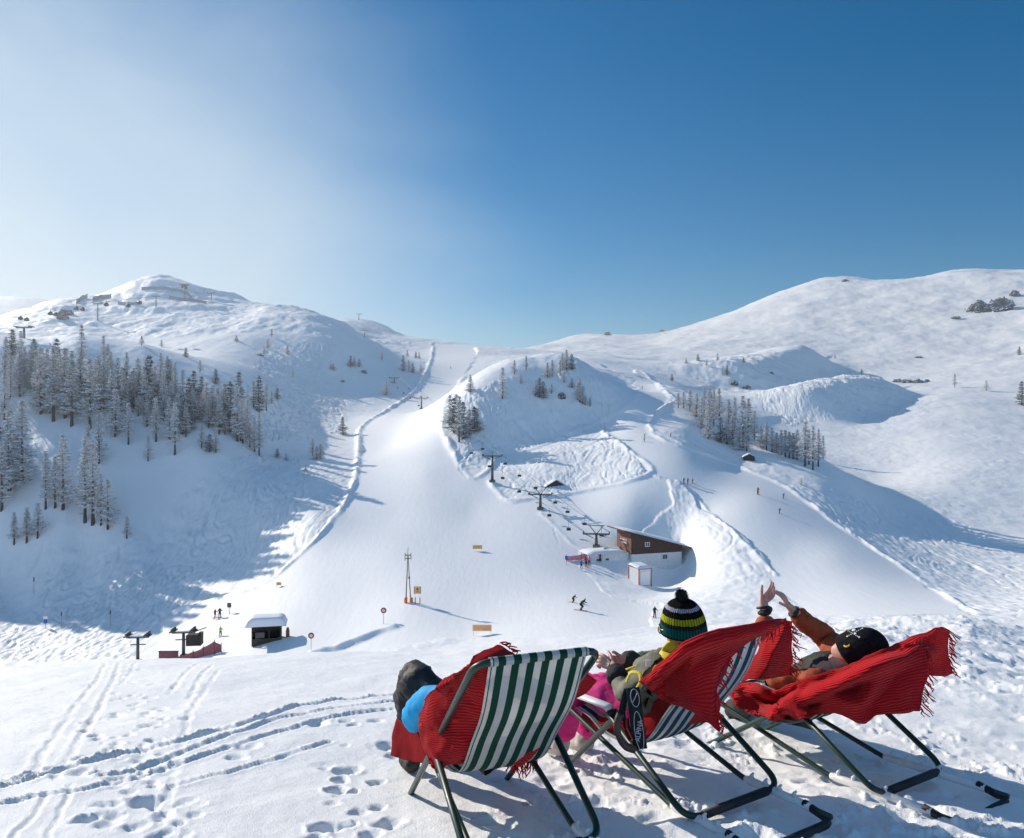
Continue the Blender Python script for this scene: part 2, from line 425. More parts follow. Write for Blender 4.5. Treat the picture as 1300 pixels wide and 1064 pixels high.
me.polygons.foreach_set('use_smooth', np.ones(npoly, bool))
me.update(calc_edges=True)
for nm, arr in (('groomed', GG), ('rough', GRO)):
    at = me.attributes.new(nm, 'FLOAT', 'POINT'); at.data.foreach_set('value', np.concatenate([[0], arr]).astype(np.float32))
snow = mat('snow', (.84,.86,.89), .55, spec=.25)
def build_snow(m):
    b = bsdf(m)
    geo = N(m, 'ShaderNodeNewGeometry'); 
    ga = N(m, 'ShaderNodeAttribute', attribute_name='groomed'); ra = N(m, 'ShaderNodeAttribute', attribute_name='rough')
    ln = N(m, 'ShaderNodeVectorMath', operation='LENGTH'); LK(m, geo.outputs['Position'], ln.inputs[0])
    nearm = N(m, 'ShaderNodeMapRange'); nearm.inputs['From Min'].default_value = 12; nearm.inputs['From Max'].default_value = 60
    nearm.inputs['To Min'].default_value = 1; nearm.inputs['To Max'].default_value = 0; LK(m, ln.outputs['Value'], nearm.inputs['Value'])
    # --- near: grainy crust
    n1 = N(m, 'ShaderNodeTexNoise', Scale=16.0, Detail=9.0, Roughness=.72); LK(m, geo.outputs['Position'], n1.inputs['Vector'])
    n2 = N(m, 'ShaderNodeTexNoise', Scale=160.0, Detail=3.0); LK(m, geo.outputs['Position'], n2.inputs['Vector'])
    bn1 = N(m, 'ShaderNodeBump', Distance=.05); LK(m, n1.outputs[0], bn1.inputs['Height'])
    mul = N(m, 'ShaderNodeMath', operation='MULTIPLY'); mul.inputs[1].default_value = .36; LK(m, nearm.outputs[0], mul.inputs[0]); LK(m, mul.outputs[0], bn1.inputs['Strength'])
    bn2 = N(m, 'ShaderNodeBump', Distance=.004); LK(m, n2.outputs[0], bn2.inputs['Height']); LK(m, bn1.outputs[0], bn2.inputs['Normal'])
    mul2 = N(m, 'ShaderNodeMath', operation='MULTIPLY'); mul2.inputs[1].default_value = .9; LK(m, nearm.outputs[0], mul2.inputs[0]); LK(m, mul2.outputs[0], bn2.inputs['Strength'])
    # --- far: ski tracks on chopped snow (distorted bands) and soft wind texture
    farm = N(m, 'ShaderNodeMath', operation='SUBTRACT'); farm.inputs[0].default_value = 1; LK(m, nearm.outputs[0], farm.inputs[1])
    mp = N(m, 'ShaderNodeMapping'); mp.inputs['Rotation'].default_value = (0,0,.5); mp.inputs['Scale'].default_value = (1,.45,1); LK(m, geo.outputs['Position'], mp.inputs['Vector'])
    wv = N(m, 'ShaderNodeTexWave', Scale=.2, Distortion=22.0, Detail=3.0); wv.inputs['Detail Scale'].default_value = .6; LK(m, mp.outputs[0], wv.inputs['Vector'])
    bw = N(m, 'ShaderNodeBump', Distance=.9); LK(m, wv.outputs['Fac'], bw.inputs['Height']); LK(m, bn2.outputs[0], bw.inputs['Normal'])
    rw = N(m, 'ShaderNodeMath', operation='MULTIPLY'); LK(m, ra.outputs['Fac'], rw.inputs[0]); LK(m, farm.outputs[0], rw.inputs[1])
    rw2 = N(m, 'ShaderNodeMath', operation='MULTIPLY'); rw2.inputs[1].default_value = .07; LK(m, rw.outputs[0], rw2.inputs[0]); LK(m, rw2.outputs[0], bw.inputs['Strength'])
    nf = N(m, 'ShaderNodeTexNoise', Scale=.35, Detail=6.0, Roughness=.6); LK(m, geo.outputs['Position'], nf.inputs['Vector'])
    bf = N(m, 'ShaderNodeBump', Distance=1.6); LK(m, nf.outputs[0], bf.inputs['Height']); LK(m, bw.outputs[0], bf.inputs['Normal'])
    inv = N(m, 'ShaderNodeMath', operation='MULTIPLY_ADD'); inv.inputs[1].default_value = -.08; inv.inputs[2].default_value = .11; LK(m, ga.outputs['Fac'], inv.inputs[0])
    inv2 = N(m, 'ShaderNodeMath', operation='MULTIPLY'); LK(m, inv.outputs[0], inv2.inputs[0]); LK(m, farm.outputs[0], inv2.inputs[1]); LK(m, inv2.outputs[0], bf.inputs['Strength'])
    # corduroy / skied-out grain on the groomed runs
    mp2 = N(m, 'ShaderNodeMapping'); mp2.inputs['Scale'].default_value = (1,.16,1); mp2.inputs['Rotation'].default_value = (0,0,.12); LK(m, geo.outputs['Position'], mp2.inputs['Vector'])
    nc = N(m, 'ShaderNodeTexNoise', Scale=1.1, Detail=5.0, Distortion=.4); LK(m, mp2.outputs[0], nc.inputs['Vector'])
    bc = N(m, 'ShaderNodeBump', Distance=.25); LK(m, nc.outputs[0], bc.inputs['Height']); LK(m, bf.outputs[0], bc.inputs['Normal'])
    gs = N(m, 'ShaderNodeMath', operation='MULTIPLY'); gs.inputs[1].default_value = .17; LK(m, ga.outputs['Fac'], gs.inputs[0]); LK(m, gs.outputs[0], bc.inputs['Strength'])
    LK(m, bc.outputs[0], b.inputs['Normal'])
    # slight tone variation
    nt = N(m, 'ShaderNodeTexNoise', Scale=.06, Detail=5.0); LK(m, geo.outputs['Position'], nt.inputs['Vector'])
    rc = ramp(m, nt.outputs[0], [(.3, (.92,.915,.91)), (.7, (.955,.95,.94))]); LK(m, rc.outputs[0], b.inputs['Base Color'])
    b.inputs['Subsurface Weight'].default_value = 0
build_snow(snow)
me.materials.append(snow)
gobj = bpy.data.objects.new('snow_ground', me); link(gobj); setp(gobj, kind='structure')
# ------------------------------------------------------------------ mesh helpers
class MB:
    """collects shapes; build() links them as ONE mesh object"""
    def __init__(s): s.v = []; s.f = []; s.mi = []; s.sm = []
    def add(s, vs, fs, mi=0, smooth=True):
        o = len(s.v); s.v += [tuple(v) for v in vs]
        for f in fs: s.f.append([o+i for i in f]); s.mi.append(mi); s.sm.append(smooth)
        return s
    def box(s, c, d, rot=None, mi=0):
        c = Vector(c); hx, hy, hz = d[0]/2, d[1]/2, d[2]/2
        vs = [Vector((x, y, z)) for x in (-hx, hx) for y in (-hy, hy) for z in (-hz, hz)]
        if rot is not None: vs = [rot@v for v in vs]
        return s.add([c+v for v in vs], [(0,1,3,2),(4,6,7,5),(0,4,5,1),(2,3,7,6),(0,2,6,4),(1,5,7,3)], mi, False)
    def tube(s, pts, rad, n=8, mi=0, cap=True, flat=1.0):
        pts = [Vector(p) for p in pts]; m = len(pts)
        rad = rad if isinstance(rad, (list, tuple)) else [rad]*m
        vs = []; up = None
        for i, p in enumerate(pts):
            t = (pts[min(i+1, m-1)]-pts[max(i-1, 0)]).normalized()
            if up is None:
                up = Vector((0,0,1)) if abs(t.z) < .9 else Vector((1,0,0))
            a = t.cross(up)
            if a.length < 1e-4: a = t.cross(Vector((0,1,0)))
            a.normalize(); b = a.cross(t).normalized(); up = b
            for k in range(n):
                q = 2*math.pi*k/n; vs.append(p+a*math.cos(q)*rad[i]+b*math.sin(q)*rad[i]*flat)
        fs = [(i*n+k, i*n+(k+1)%n, (i+1)*n+(k+1)%n, (i+1)*n+k) for i in range(m-1) for k in range(n)]
        if cap: fs += [tuple(range(n))[::-1], tuple((m-1)*n+k for k in range(n))]
        return s.add(vs, fs, mi)
    def ball(s, c, r, n=12, m=8, mi=0, rot=None):
        c = Vector(c); r = r if isinstance(r, (tuple, list)) else (r, r, r)
        vs = []
        for i in range(m+1):
            th = math.pi*i/m
            for k in range(n):
                q = 2*math.pi*k/n; v = Vector((r[0]*math.sin(th)*math.cos(q), r[1]*math.sin(th)*math.sin(q), r[2]*math.cos(th)))
                vs.append(c+(rot@v if rot is not None else v))
        fs = [(i*n+k, (i+1)*n+k, (i+1)*n+(k+1)%n, i*n+(k+1)%n) for i in range(m) for k in range(n)]
        return s.add(vs, fs, mi)
    def grid(s, rows, mi=0, smooth=True):
        n = len(rows[0]); vs = [v for r in rows for v in r]
        fs = [(i*n+k, i*n+k+1, (i+1)*n+k+1, (i+1)*n+k) for i in range(len(rows)-1) for k in range(n-1)]
        return s.add(vs, fs, mi, smooth)
    def mesh(s, name, mats):
        me = bpy.data.meshes.new(name); me.from_pydata(s.v, [], s.f)
        for m in (mats if isinstance(mats, (list, tuple)) else [mats]): me.materials.append(m)
        me.polygons.foreach_set('material_index', s.mi); me.polygons.foreach_set('use_smooth', s.sm); me.update()
        return me
    def build(s, name, mats, parent=None, loc=None):
        o = bpy.data.objects.new(name, s.mesh(name, mats))
        if loc is not None: o.location = loc
        return link(o, parent)

# ------------------------------------------------------------------ trees: frosted larches and spruces
bark = noisy(mat('bark', rough=.9), (.05,.04,.035), (.12,.10,.09), 6, bump=.4)
def foliage_mat(name, d1, d2, w1, cut):
    m = mat(name, rough=.8, spec=.1)
    a = N(m, 'ShaderNodeAttribute', attribute_name='frost'); oi = N(m, 'ShaderNodeObjectInfo')
    ad = N(m, 'ShaderNodeMath', operation='MULTIPLY_ADD'); ad.inputs[1].default_value = .16; LK(m, oi.outputs['Random'], ad.inputs[0]); LK(m, a.outputs['Fac'], ad.inputs[2])
    r = ramp(m, ad.outputs[0], [(0, d1), (cut-.12, d2), (cut+.05, w1), (1, (.86,.86,.87))]); LK(m, r.outputs[0], bsdf(m).inputs['Base Color'])
    return m
frosted = foliage_mat('frosted_twigs', (.18,.16,.145), (.42,.385,.36), (.82,.81,.81), .32)
dark_spruce = foliage_mat('snowy_needles', (.02,.03,.025), (.06,.075,.06), (.55,.57,.58), .68)
def make_crown(h, r0, start, seed, twig=1.0, dens=1.0, droop=.35):
    q = random.Random(seed); vs = []; fs = []; fr = []
    lev = int(h*2.1*dens); 
    def sliver(a, b, w, f):
        d = (b-a); n = Vector((q.gauss(0,1), q.gauss(0,1), q.gauss(0,1))).cross(d)
        if n.length < 1e-5: return
        n.normalize(); n *= w
        i = len(vs); vs.extend([a-n*.5, a+n*.5, b+n*.25, b-n*.25]); fs.append((i, i+1, i+2, i+3)); fr.append(f)
    for L in range(lev):
        t = (L+q.random())/lev; z = h*(start+(1-start)*t)
        rr = 1.3*r0*(1-t)**.9*(.7+.55*q.random())*(1 if t > .08 else .7)+.05
        for k in range(q.randint(4, 6)):
            az = q.random()*2*math.pi; ln = rr*(.65+.5*q.random()); dr = droop*(1-t)+q.uniform(-.12,.12)
            p0 = Vector((0,0,z)); d = Vector((math.cos(az), math.sin(az), -dr*.6)); steps = max(3, int(ln/.34))
            prev = p0
            for s_ in range(steps):
                f_ = (s_+1)/steps
                p = p0+d*ln*f_+Vector((0,0,.18*ln*f_*f_))+Vector((q.gauss(0,.04),)*3)
                sliver(prev, p, .10*(1-.6*f_)+.03, q.uniform(0, .3))
                for j in range(5 if s_ else 3):
                    o = Vector((q.gauss(0,.32), q.gauss(0,.32), q.gauss(-.12,.18)))*twig
                    c = prev.lerp(p, q.random()); ff = q.random()
                    sliver(c, c+o, .13*twig*q.uniform(.6,1.5), ff)
                # snow lying along the branch
                c = prev.lerp(p, .5)+Vector((0,0,.06))
                e = c+Vector((q.gauss(0,.2), q.gauss(0,.2), .03))
                sliver(c-(p-prev)*.4, c+(p-prev)*.5, .22, q.uniform(.7, 1))
                if q.random() < .5: sliver(c, e, .2, q.uniform(.7,1))
                prev = p
    for k in range(16):   # leader
        z0 = h*q.uniform(.88,.97); sliver(Vector((0,0,z0)), Vector((q.gauss(0,.16), q.gauss(0,.16), z0+h*.035)), .09, q.random())
    me = bpy.data.meshes.new('crown'); me.from_pydata([tuple(v) for v in vs], [], fs)
    at = me.attributes.new('frost', 'FLOAT', 'FACE'); at.data.foreach_set('value', fr); me.update()
    return me
def make_trunk(h, seed):
    q = random.Random(seed); b = MB()
    lean = Vector((q.gauss(0,.012), q.gauss(0,.012), 1)); pts = [lean*(h*t)+Vector((q.gauss(0,.02), q.gauss(0,.02), -.6 if t == 0 else 0)) for t in (0,.08,.2,.4,.6,.8,.97)]
    b.tube(pts, [h*.017+.05, h*.014+.04, h*.012+.03, h*.010+.02, .07, .045, .015], 7)
    for k in range(7):
        z = h*q.uniform(.05,.3); a = q.random()*6.28; l = q.uniform(.5,1.4)
        b.tube([(0,0,z), (math.cos(a)*l, math.sin(a)*l, z-.1*l)], [.03,.01], 4)
    return b.mesh('trunk', bark)
TV = []   # variants: height, crown mesh, trunk mesh
for i, (h, r, st, tw, dn, dr, mt) in enumerate([(16,2.0,.16,1,1,.35,0),(17,2.4,.10,1,1,.45,0),(14,1.7,.22,1,.95,.25,0),(15,2.6,.06,1.1,1,.5,0),(18,1.8,.2,1,1,.3,0),(13,2.3,.04,1.05,1.05,.45,1),(15,2.2,.12,1.1,.7,.3,0)]):
    cm = make_crown(h, r, st, 100+i, tw, dn, dr); cm.materials.append([frosted, dark_spruce][mt])
    TV.append((h, cm, make_trunk(h, 50+i)))
_bush = make_crown(3.2, 1.5, .02, 300, .8, 2.2, -.1); _bush.materials.append(frosted); BUSHT = make_trunk(2.6, 301)
TREEPOS = []
def tree(px, ytop, ybase, near, label, group, v=None, name='larch_tree', jit=True):
    pos = spot(px, ybase, near)
    v = rt.randrange(len(TV)) if v is None else v
    H = max(1.5, (ybase-ytop)/F*pos.y)
    if v == 'b': h, cm, tm = 3.2, _bush, BUSHT
    else: h, cm, tm = TV[v]
    root = thing(name, label, 'tree' if v != 'b' else 'shrub', pos-Vector((0,0,.15)), rt.random()*6.28, group)
    s_ = H/h; wd = s_*(1.6 if H < 9 else 1.2)*(1.2 if H < 5 else 1.0); root.scale = (wd*rt.uniform(.9,1.15), wd*rt.uniform(.9,1.15), s_)
    link(bpy.data.objects.new('trunk', tm), root); link(bpy.data.objects.new('crown', cm), root)
    TREEPOS.append((px, ybase))
rt = random.Random(21)
# (column, top, foot) of the trees one can tell apart on the left hill
LH = [(28,509,611),(12,520,625),(58,574,648),(80,552,648),(70,580,646),(108,555,664),(118,560,667),(137,607,672),(128,602,668),(126,525,590),(112,540,596),(146,494,555),(163,512,565),(188,552,586),(198,506,562),
      (222,512,578),(232,500,552),(215,505,560),(266,552,575),(274,545,576),(256,540,570),(301,490,562),(308,505,563),(317,537,568),(329,525,580),(323,530,574),(6,470,534),(2,560,650),
      (18,650,692),(34,645,690),(48,640,684),(161,655,684),(31,440,490),(24,442,492),(40,437,493),(52,440,525),(68,438,534),(83,440,530),(91,445,541),(114,455,546),(102,446,515),(75,441,500),(60,439,498),
      (140,446,500),(150,452,505),(160,457,506),(132,450,520),(175,455,512),(190,452,505),(204,450,500),(215,458,506),(254,457,473),(246,472,512),(274,469,488),(329,478,525),(338,488,523),(322,486,520),(352,491,506),(345,496,512),
      (240,480,530),(262,485,535),(270,490,540),(285,488,545),(292,485,550),(278,500,552),(232,470,520),(222,462,515),(208,470,530),(197,465,525),(183,470,530),(170,468,520),(157,470,528),(142,470,535),(127,462,520)]
LHN = 240
for k in range(80):
    t = rt.random(); px = 5+310*t; yb = 470+t*60+rt.gauss(12, 16)
    LH.append((px, yb-rt.uniform(26, 50), yb))
for k in range(14):
    px = rt.uniform(-60, 0); yb = rt.uniform(500, 650); LH.append((px, yb-rt.uniform(60, 90), yb))
for px, yt, yb in LH:
    big = yb-yt > 70
    if yb > 598: lb_, gr_ = 'tall snow laden tree standing in the open lower part of the shaded left slope', 'tall trees low on the left slope'
    elif px < 125: lb_, gr_ = 'frosted larch in the dense stand at the far left of the shaded slope', 'frosted trees at the far left of the slope'
    elif px < 245: lb_, gr_ = 'frosted larch in the middle of the wooded shaded slope at the left', 'frosted trees in the middle of the left slope'
    else: lb_, gr_ = 'frosted larch at the right hand end of the wooded slope, next to the smooth bowl', 'frosted trees at the right end of the left slope'
    tree(px, yt, yb, 230, lb_, gr_, v=(rt.choice([0,1,3,4]) if big else None))
KN = [(571,500,539),(576,503,548),(583,502,560),(588,508,556),(579,498,545),(596,517,551),(602,515,548),(606,516,546),(597,474,497),(638,465,506),(653,457,475),(668,452,470),(661,474,487),(685,480,505),(680,482,503),(690,484,506),
      (701,456,478),(695,460,480),(711,458,478),(716,473,487),(719,445,470),(726,450,470),(714,450,472),(726,481,494),(736,480,512),(733,486,508),(740,490,514),(743,502,515),(749,504,517),(700,487,500)]
for px, yt, yb in KN:
    tree(px, yt, yb, 290, 'small frosted larch on the shaded knoll between the two ski runs', 'frosted trees on the middle knoll')
RB = [(894,492,530),(901,494,547),(906,495,543),(913,494,530),(899,515,557),(891,505,545),(923,533,565),(915,530,562),(930,528,566),(943,503,570),(950,506,560),(938,540,572),(948,545,573),(958,520,560),(933,505,545),(925,508,540),(973,535,572),(966,540,568),(980,542,574),(992,545,577),(986,548,575),(1002,548,582),(997,545,580),(1012,545,584),(1007,550,583),(1022,535,592),(1032,540,597),(1039,543,592),(1045,552,585),(1027,545,590),
      (884,500,530),(876,496,524),(868,498,520),(861,500,520)]
for px, yt, yb in RB:
    tree(px, yt, yb, 300, 'frosted larch in the dense row on the rib right of the ski run', 'frosted trees on the right rib')
SM = [(490,481,501),(512,451,472),(524,461,474),(519,458,472),(534,464,474),(517,444,453),(528,446,455),(532,447,456),(445,451,466),(456,455,466),(450,452,465),(485,447,458),(435,528,551),(397,558,580),(407,563,583),(402,566,584),(388,590,598),
      (853,476,485),(886,450,459),(911,449,459),(923,464,476),(917,466,476),(944,452,460),(897,458,466),(871,455,462),(1017,607,617),(1094,467,473),(1212,473,491),(1252,480,494),(1297,485,516),(1294,437,448),(1060,448,455),
      (420,460,470),(365,440,452),(340,430,442),(335,440,450),(300,425,433),(345,418,428),(372,470,480),(423,462,472),(180,425,438),(205,430,440),(236,440,452),(352,570,582),(363,574,584)]
for px, yt, yb in SM:
    tree(px, yt, yb, None, 'lone small frosted tree standing apart in the open snow', 'scattered small trees in the open snow', v=rt.choice([3,5,6,2]))
# ------------------------------------------------------------------ lift station, huts, lifts, signs, skiers
dkwood = noisy(mat('dark_brown_boards', rough=.75), (.055,.03,.022), (.10,.055,.038), 3, bump=.3)
redwood = noisy(mat('red_brown_boards', rough=.7), (.16,.075,.05), (.24,.11,.075), 3, bump=.3)
blackwood = noisy(mat('weathered_boards', rough=.85), (.03,.025,.022), (.08,.065,.055), 4, bump=.3)
plaster = noisy(mat('white_render', rough=.8), (.62,.63,.64), (.74,.74,.74), 2)
roofsnow = noisy(mat('roof_snow', rough=.6, spec=.2), (.86,.87,.89), (.91,.91,.92), 1.5, bump=.3, dist=.05)
glassd = mat('window_glass', (.05,.07,.09), .08)
frame_w = mat('pale_frame', (.7,.7,.68), .5)
redtrim = mat('red_trim', (.35,.05,.04), .5)
steel = noisy(mat('dark_steel', rough=.5, metallic=.4), (.07,.075,.075), (.13,.135,.135), 3)
greymetal = noisy(mat('grey_metal', rough=.45, metallic=.5), (.22,.23,.24), (.32,.33,.34), 3)
orange = mat('orange_paint', (.75,.20,.05), .5)
orsheet = noisy(mat('orange_board', rough=.55), (.80,.42,.18), (.85,.50,.24), 5)
black = mat('black_print', (.02,.02,.02), .6)
whitep = mat('white_paint', (.8,.8,.8), .4)
bluep = mat('blue_paint', (.03,.12,.40), .4)
netm = noisy(mat('dark_red_net', rough=.9), (.24,.08,.09), (.36,.14,.15), 4)
netp = noisy(mat('pink_net', rough=.9), (.65,.18,.24), (.8,.38,.42), 4)
def soft_slab(b, x0, x1, y0, y1, z0f, th, mi=0, n=10, over=0.0, seed=0):
    """pillow of snow lying on a roof: z0f(x,y) gives the roof height"""
    top = []; 
    for i in range(n+1):
        r_ = []
        for j in range(n+1):
            u = i/n; v = j/n; x = x0+(x1-x0)*u; y = y0+(y1-y0)*v
            e = min(u, 1-u, v, 1-v)*n; t_ = th*(1-(1-min(1, e/2.2))**2.2)
            r_.append((x, y, z0f(x, y)+max(t_, .02)+.06*mnoise.noise(Vector((x*.7, y*.7, seed)))*min(1, e)))
        top.append(r_)
    b.grid(top, mi); bot = [[(x, y, z0f(x, y)+.004) for (x, y, z) in r_[::-1]] for r_ in top]; b.grid(bot, mi)
    return b
def at_scale(o, s): o.scale = (s, s, s); return o

# --- main station building
p0 = spot(808, 734, 150); 
bx0 = Vector((P(802, 731, 148).x, 148, ground(P(802,731,148).x, 148)-.4))
zb = min(bx0.z, -29.4)
st = thing('lift_station', 'brown timber and white plaster lift station with a sloping snow covered roof', 'building', (bx0.x, bx0.y, zb), R(18))
Lx, Dy = 10.6, 6.2
rz = lambda x, y: 8.3-(x+1.2)*.27
b = MB()   # lower plaster storey
b.box((Lx/2, Dy/2, 1.0), (Lx, Dy, 5.9)); b.build('plaster_wall', plaster, st)
def side_prism(x0, x1, y0, y1, zlow, zt):
    vs = [(x0,y0,zlow),(x1,y0,zlow),(x1,y1,zlow),(x0,y1,zlow),(x0,y0,zt(x0,y0)),(x1,y0,zt(x1,y0)),(x1,y1,zt(x1,y1)),(x0,y1,zt(x0,y1))]
    return vs, [(0,1,5,4),(1,2,6,5),(2,3,7,6),(3,0,4,7),(4,5,6,7),(3,2,1,0)]
b = MB(); v_, f_ = side_prism(-.06, Lx+.06, -.06, Dy+.06, 3.95, lambda x, y: rz(x, y)-.12); b.add(v_, f_, 0, False)
for k in range(26): b.box((.2+k*.41, -.075, (3.97+rz(.2+k*.41, 0)-.15)/2), (.05, .03, rz(.2+k*.41,0)-.15-3.97), mi=0)
b.build('timber_wall', dkwood, st)
b = MB()
for k in range(14): b.box((-.09, .25+k*.44, 5.9), (.04, .38, 3.8), mi=0)
b.build('gable_boards', redwood, st)
b = MB(); b.box((-.13, 3.1, 6.1), (.04, 3.4, 1.5)); sg = b.build('sign_board', redwood, st)
b = MB()
for dy, w_ in ((1.2,.3),(.6,.24),(0,.3),(-.6,.22),(-1.2,.28)): b.box((-.16, 3.1+dy, 6.35), (.02, w_, .25))
b.box((-.16, 3.0, 5.8), (.02, 2.0, .22)); b.build('lettering', whitep, sg)
b = MB(); v_, f_ = side_prism(-1.9, Lx+2.0, -.7, Dy+.7, 0, lambda x, y: rz(x, y)+.12); 
v_ = [(x, y, rz(x, y)-.1 if z == 0 else z) for x, y, z in v_]; b.add(v_, f_, 0, False); rf = b.build('roof', dkwood, st)
b = MB(); soft_slab(b, -1.8, Lx+1.9, -.62, Dy+.62, lambda x, y: rz(x, y)+.13, .45); b.build('roof_snow', roofsnow, rf)
def window(par, c, w_, h_, axis='y', fm=frame_w):
    b = MB(); t = .09
    def bb(cx, cz, ww, hh, dep=.06, off=0):
        if axis == 'y': b.box((c[0]+cx, c[1]-off, c[2]+cz), (ww, dep, hh))
        else: b.box((c[0]-off, c[1]+cx, c[2]+cz), (dep, ww, hh))
    bb(0, h_/2, w_+t, t); bb(0, -h_/2, w_+t, t); bb(-w_/2, 0, t, h_-t); bb(w_/2, 0, t, h_-t); bb(0, 0, t*.7, h_-t)
    f = b.build('window', fm, par); b = MB()
    if axis == 'y': b.box((c[0], c[1]+.01, c[2]), (w_-t, .02, h_-t))
    else: b.box((c[0]+.01, c[1], c[2]), (.02, w_-t, h_-t))
    b.build('pane', glassd, f)
window(st, (3.2,-.13,5.7), .95, .75); window(st, (7.0,-.05,3.15), 1.0, .9)
b = MB()
for k in range(5): b.box((Lx+.2+k*.42, -.4, 1.9), (.05,.05,1.3))
b.box((Lx+1.05,-.4,2.55),(1.8,.06,.06)); b.box((Lx+1.05,-.4,2.1),(1.8,.04,.04)); b.box((Lx+1.0,.1,1.22),(1.9,1.1,.1)); b.build('railing', greymetal, st)
# low wing with flat snowy roof
b = MB(); b.box((-4.3, 3.1, 1.9), (8.2, 4.4, 4.6)); wg = b.build('side_wing', plaster, st)
b = MB(); soft_slab(b, -8.7, -.3, .6, 5.6, lambda x, y: 4.21, .55, seed=3); b.build('wing_snow', roofsnow, wg)
for cx, w_ in ((-6.3,.9),(-4.6,.5)): window(st, (cx,.86,2.6), w_, 1.3, fm=blackwood)
# --- white shed with red edges in front of it
shp = P(819, 735, 139); shz = ground(shp.x, 139)
sh = thing('white_shed', 'small white shed with red corner trim in front of the brown lift station', 'shed', (shp.x, 139, shz-.3), R(28))
b = MB(); v_, f_ = side_prism(-1.35, 1.35, 0, 3.0, 0, lambda x, y: 3.3+.12*y); b.add(v_, f_, 0, False); b.build('wall', plaster, sh)
b = MB()
for cx, cy in ((-1.35,0),(1.35,0),(-1.35,3.0)): b.box((cx, cy, 1.65), (.14,.14,3.3))
b.box((0,-.02,3.3),(2.85,.1,.14)); b.box((-1.37,1.5,3.5),(.1,3.1,.14)); b.box((0,-.02,.35),(2.6,.06,.08)); b.build('corner_trim', redtrim, sh)
b = MB(); soft_slab(b, -1.5, 1.5, -.15, 3.15, lambda x, y: 3.38+.12*y, .38, seed=5); b.build('roof_snow', roofsnow, sh)
b = MB(); b.box((0,-.03,1.55),(1.9,.03,2.5)); b.build('door', whitep, sh)

# --- small hut beside the tow lift
hp = P(338, 822, 116); hz_ = ground(hp.x, 116)
hut = thing('ticket_hut', 'small dark wooden hut under a thick cap of snow beside the tow lift', 'hut', (hp.x, 116, hz_-.2), R(12))
b = MB(); b.box((0,1.6,.4),(4.2,.14,2.6)); b.box((-2.0,.1,1.35),(.16,.16,2.7)); b.box((2.0,.1,1.35),(.16,.16,2.7)); b.box((0,.1,.35),(4.0,.14,1.1)); b.box((2.02,.85,1.3),(.12,1.5,2.6)); b.box((-2.02,.85,.5),(.12,1.5,1.4)); b.box((0.4,.1,1.5),(.12,.12,1.4)); b.box((0,1.6,1.3),(4.2,.14,2.7))
b.build('wall', blackwood, hut)
b = MB(); b.box((0,.8,2.78),(5.6,3.0,.14), Matrix.Rotation(R(-4),3,'X')); rfh = b.build('roof', blackwood, hut)
b = MB(); soft_slab(b, -2.9, 2.9, -.95, 2.7, lambda x, y: 2.86+.06*(2.4-abs(y-.8)), 1.15, n=14, seed=8); b.build('roof_snow', roofsnow, rfh)
b = MB(); b.box((-.9,.02,1.45),(1.3,.05,.8)); b.build('window', glassd, hut)
b = MB(); b.box((3.0,.7,1.1),(.5,.5,1.5)); b.box((3.0,.7,2.0),(.35,.35,.4)); b.build('storage_box', redwood, hut)
# --- dark gable half buried in the white field, and the little hut below the trees
gp = spot(706, 617, 205)
gb = thing('buried_hut', 'dark triangular gable of a hut almost buried in snow above the lift pylon', 'hut', gp, R(8))
b = MB(); s_ = gp.y/F; b.add([(-13*s_,0,-.3),(14*s_,0,-.3),(0,0,8*s_),(-13*s_,12*s_,-.3),(14*s_,12*s_,-.3),(0,12*s_,8*s_)], [(0,1,2),(5,4,3),(0,2,5,3),(2,1,4,5)], 0, False); b.build('wall', blackwood, gb)
b = MB(); soft = []
for (x0, x1) in ((-15*s_, 0), (0, 16*s_)):
    zf = (lambda x, y: 8*s_*(1-abs(x)/(13.5*s_))+.02); soft_slab(b, x0, x1, -1.4*s_, 14*s_, zf, .3, seed=2)
b.build('roof_snow', roofsnow, gb)
gp = spot(951, 586, 250); s_ = gp.y/F
lh = thing('log_hut', 'tiny dark log hut under the frosted trees beside the right run', 'hut', gp, R(-14))
b = MB(); b.add([(-7*s_,0,-.3),(7*s_,0,-.3),(7*s_,0,5*s_),(0,0,8.5*s_),(-7*s_,0,5*s_),(-7*s_,10*s_,-.3),(7*s_,10*s_,-.3),(7*s_,10*s_,5*s_),(0,10*s_,8.5*s_),(-7*s_,10*s_,5*s_)], [(0,1,2,3,4),(9,8,7,6,5),(0,4,9,5),(1,6,7,2),(4,3,8,9),(3,2,7,8)], 0, False); b.build('wall', blackwood, lh)
b = MB()
for (x0, x1) in ((-8.5*s_, 0), (0, 8.5*s_)): soft_slab(b, x0, x1, -1.5*s_, 11*s_, lambda x, y: 8.6*s_-abs(x)/(7*s_)*3.5*s_+.02, .3, seed=4)
b.build('roof_snow', roofsnow, lh)
b = MB(); b.box((0,-.03,1.7*s_),(2.4*s_,.04,3.6*s_)); b.build('door', dkwood, lh)

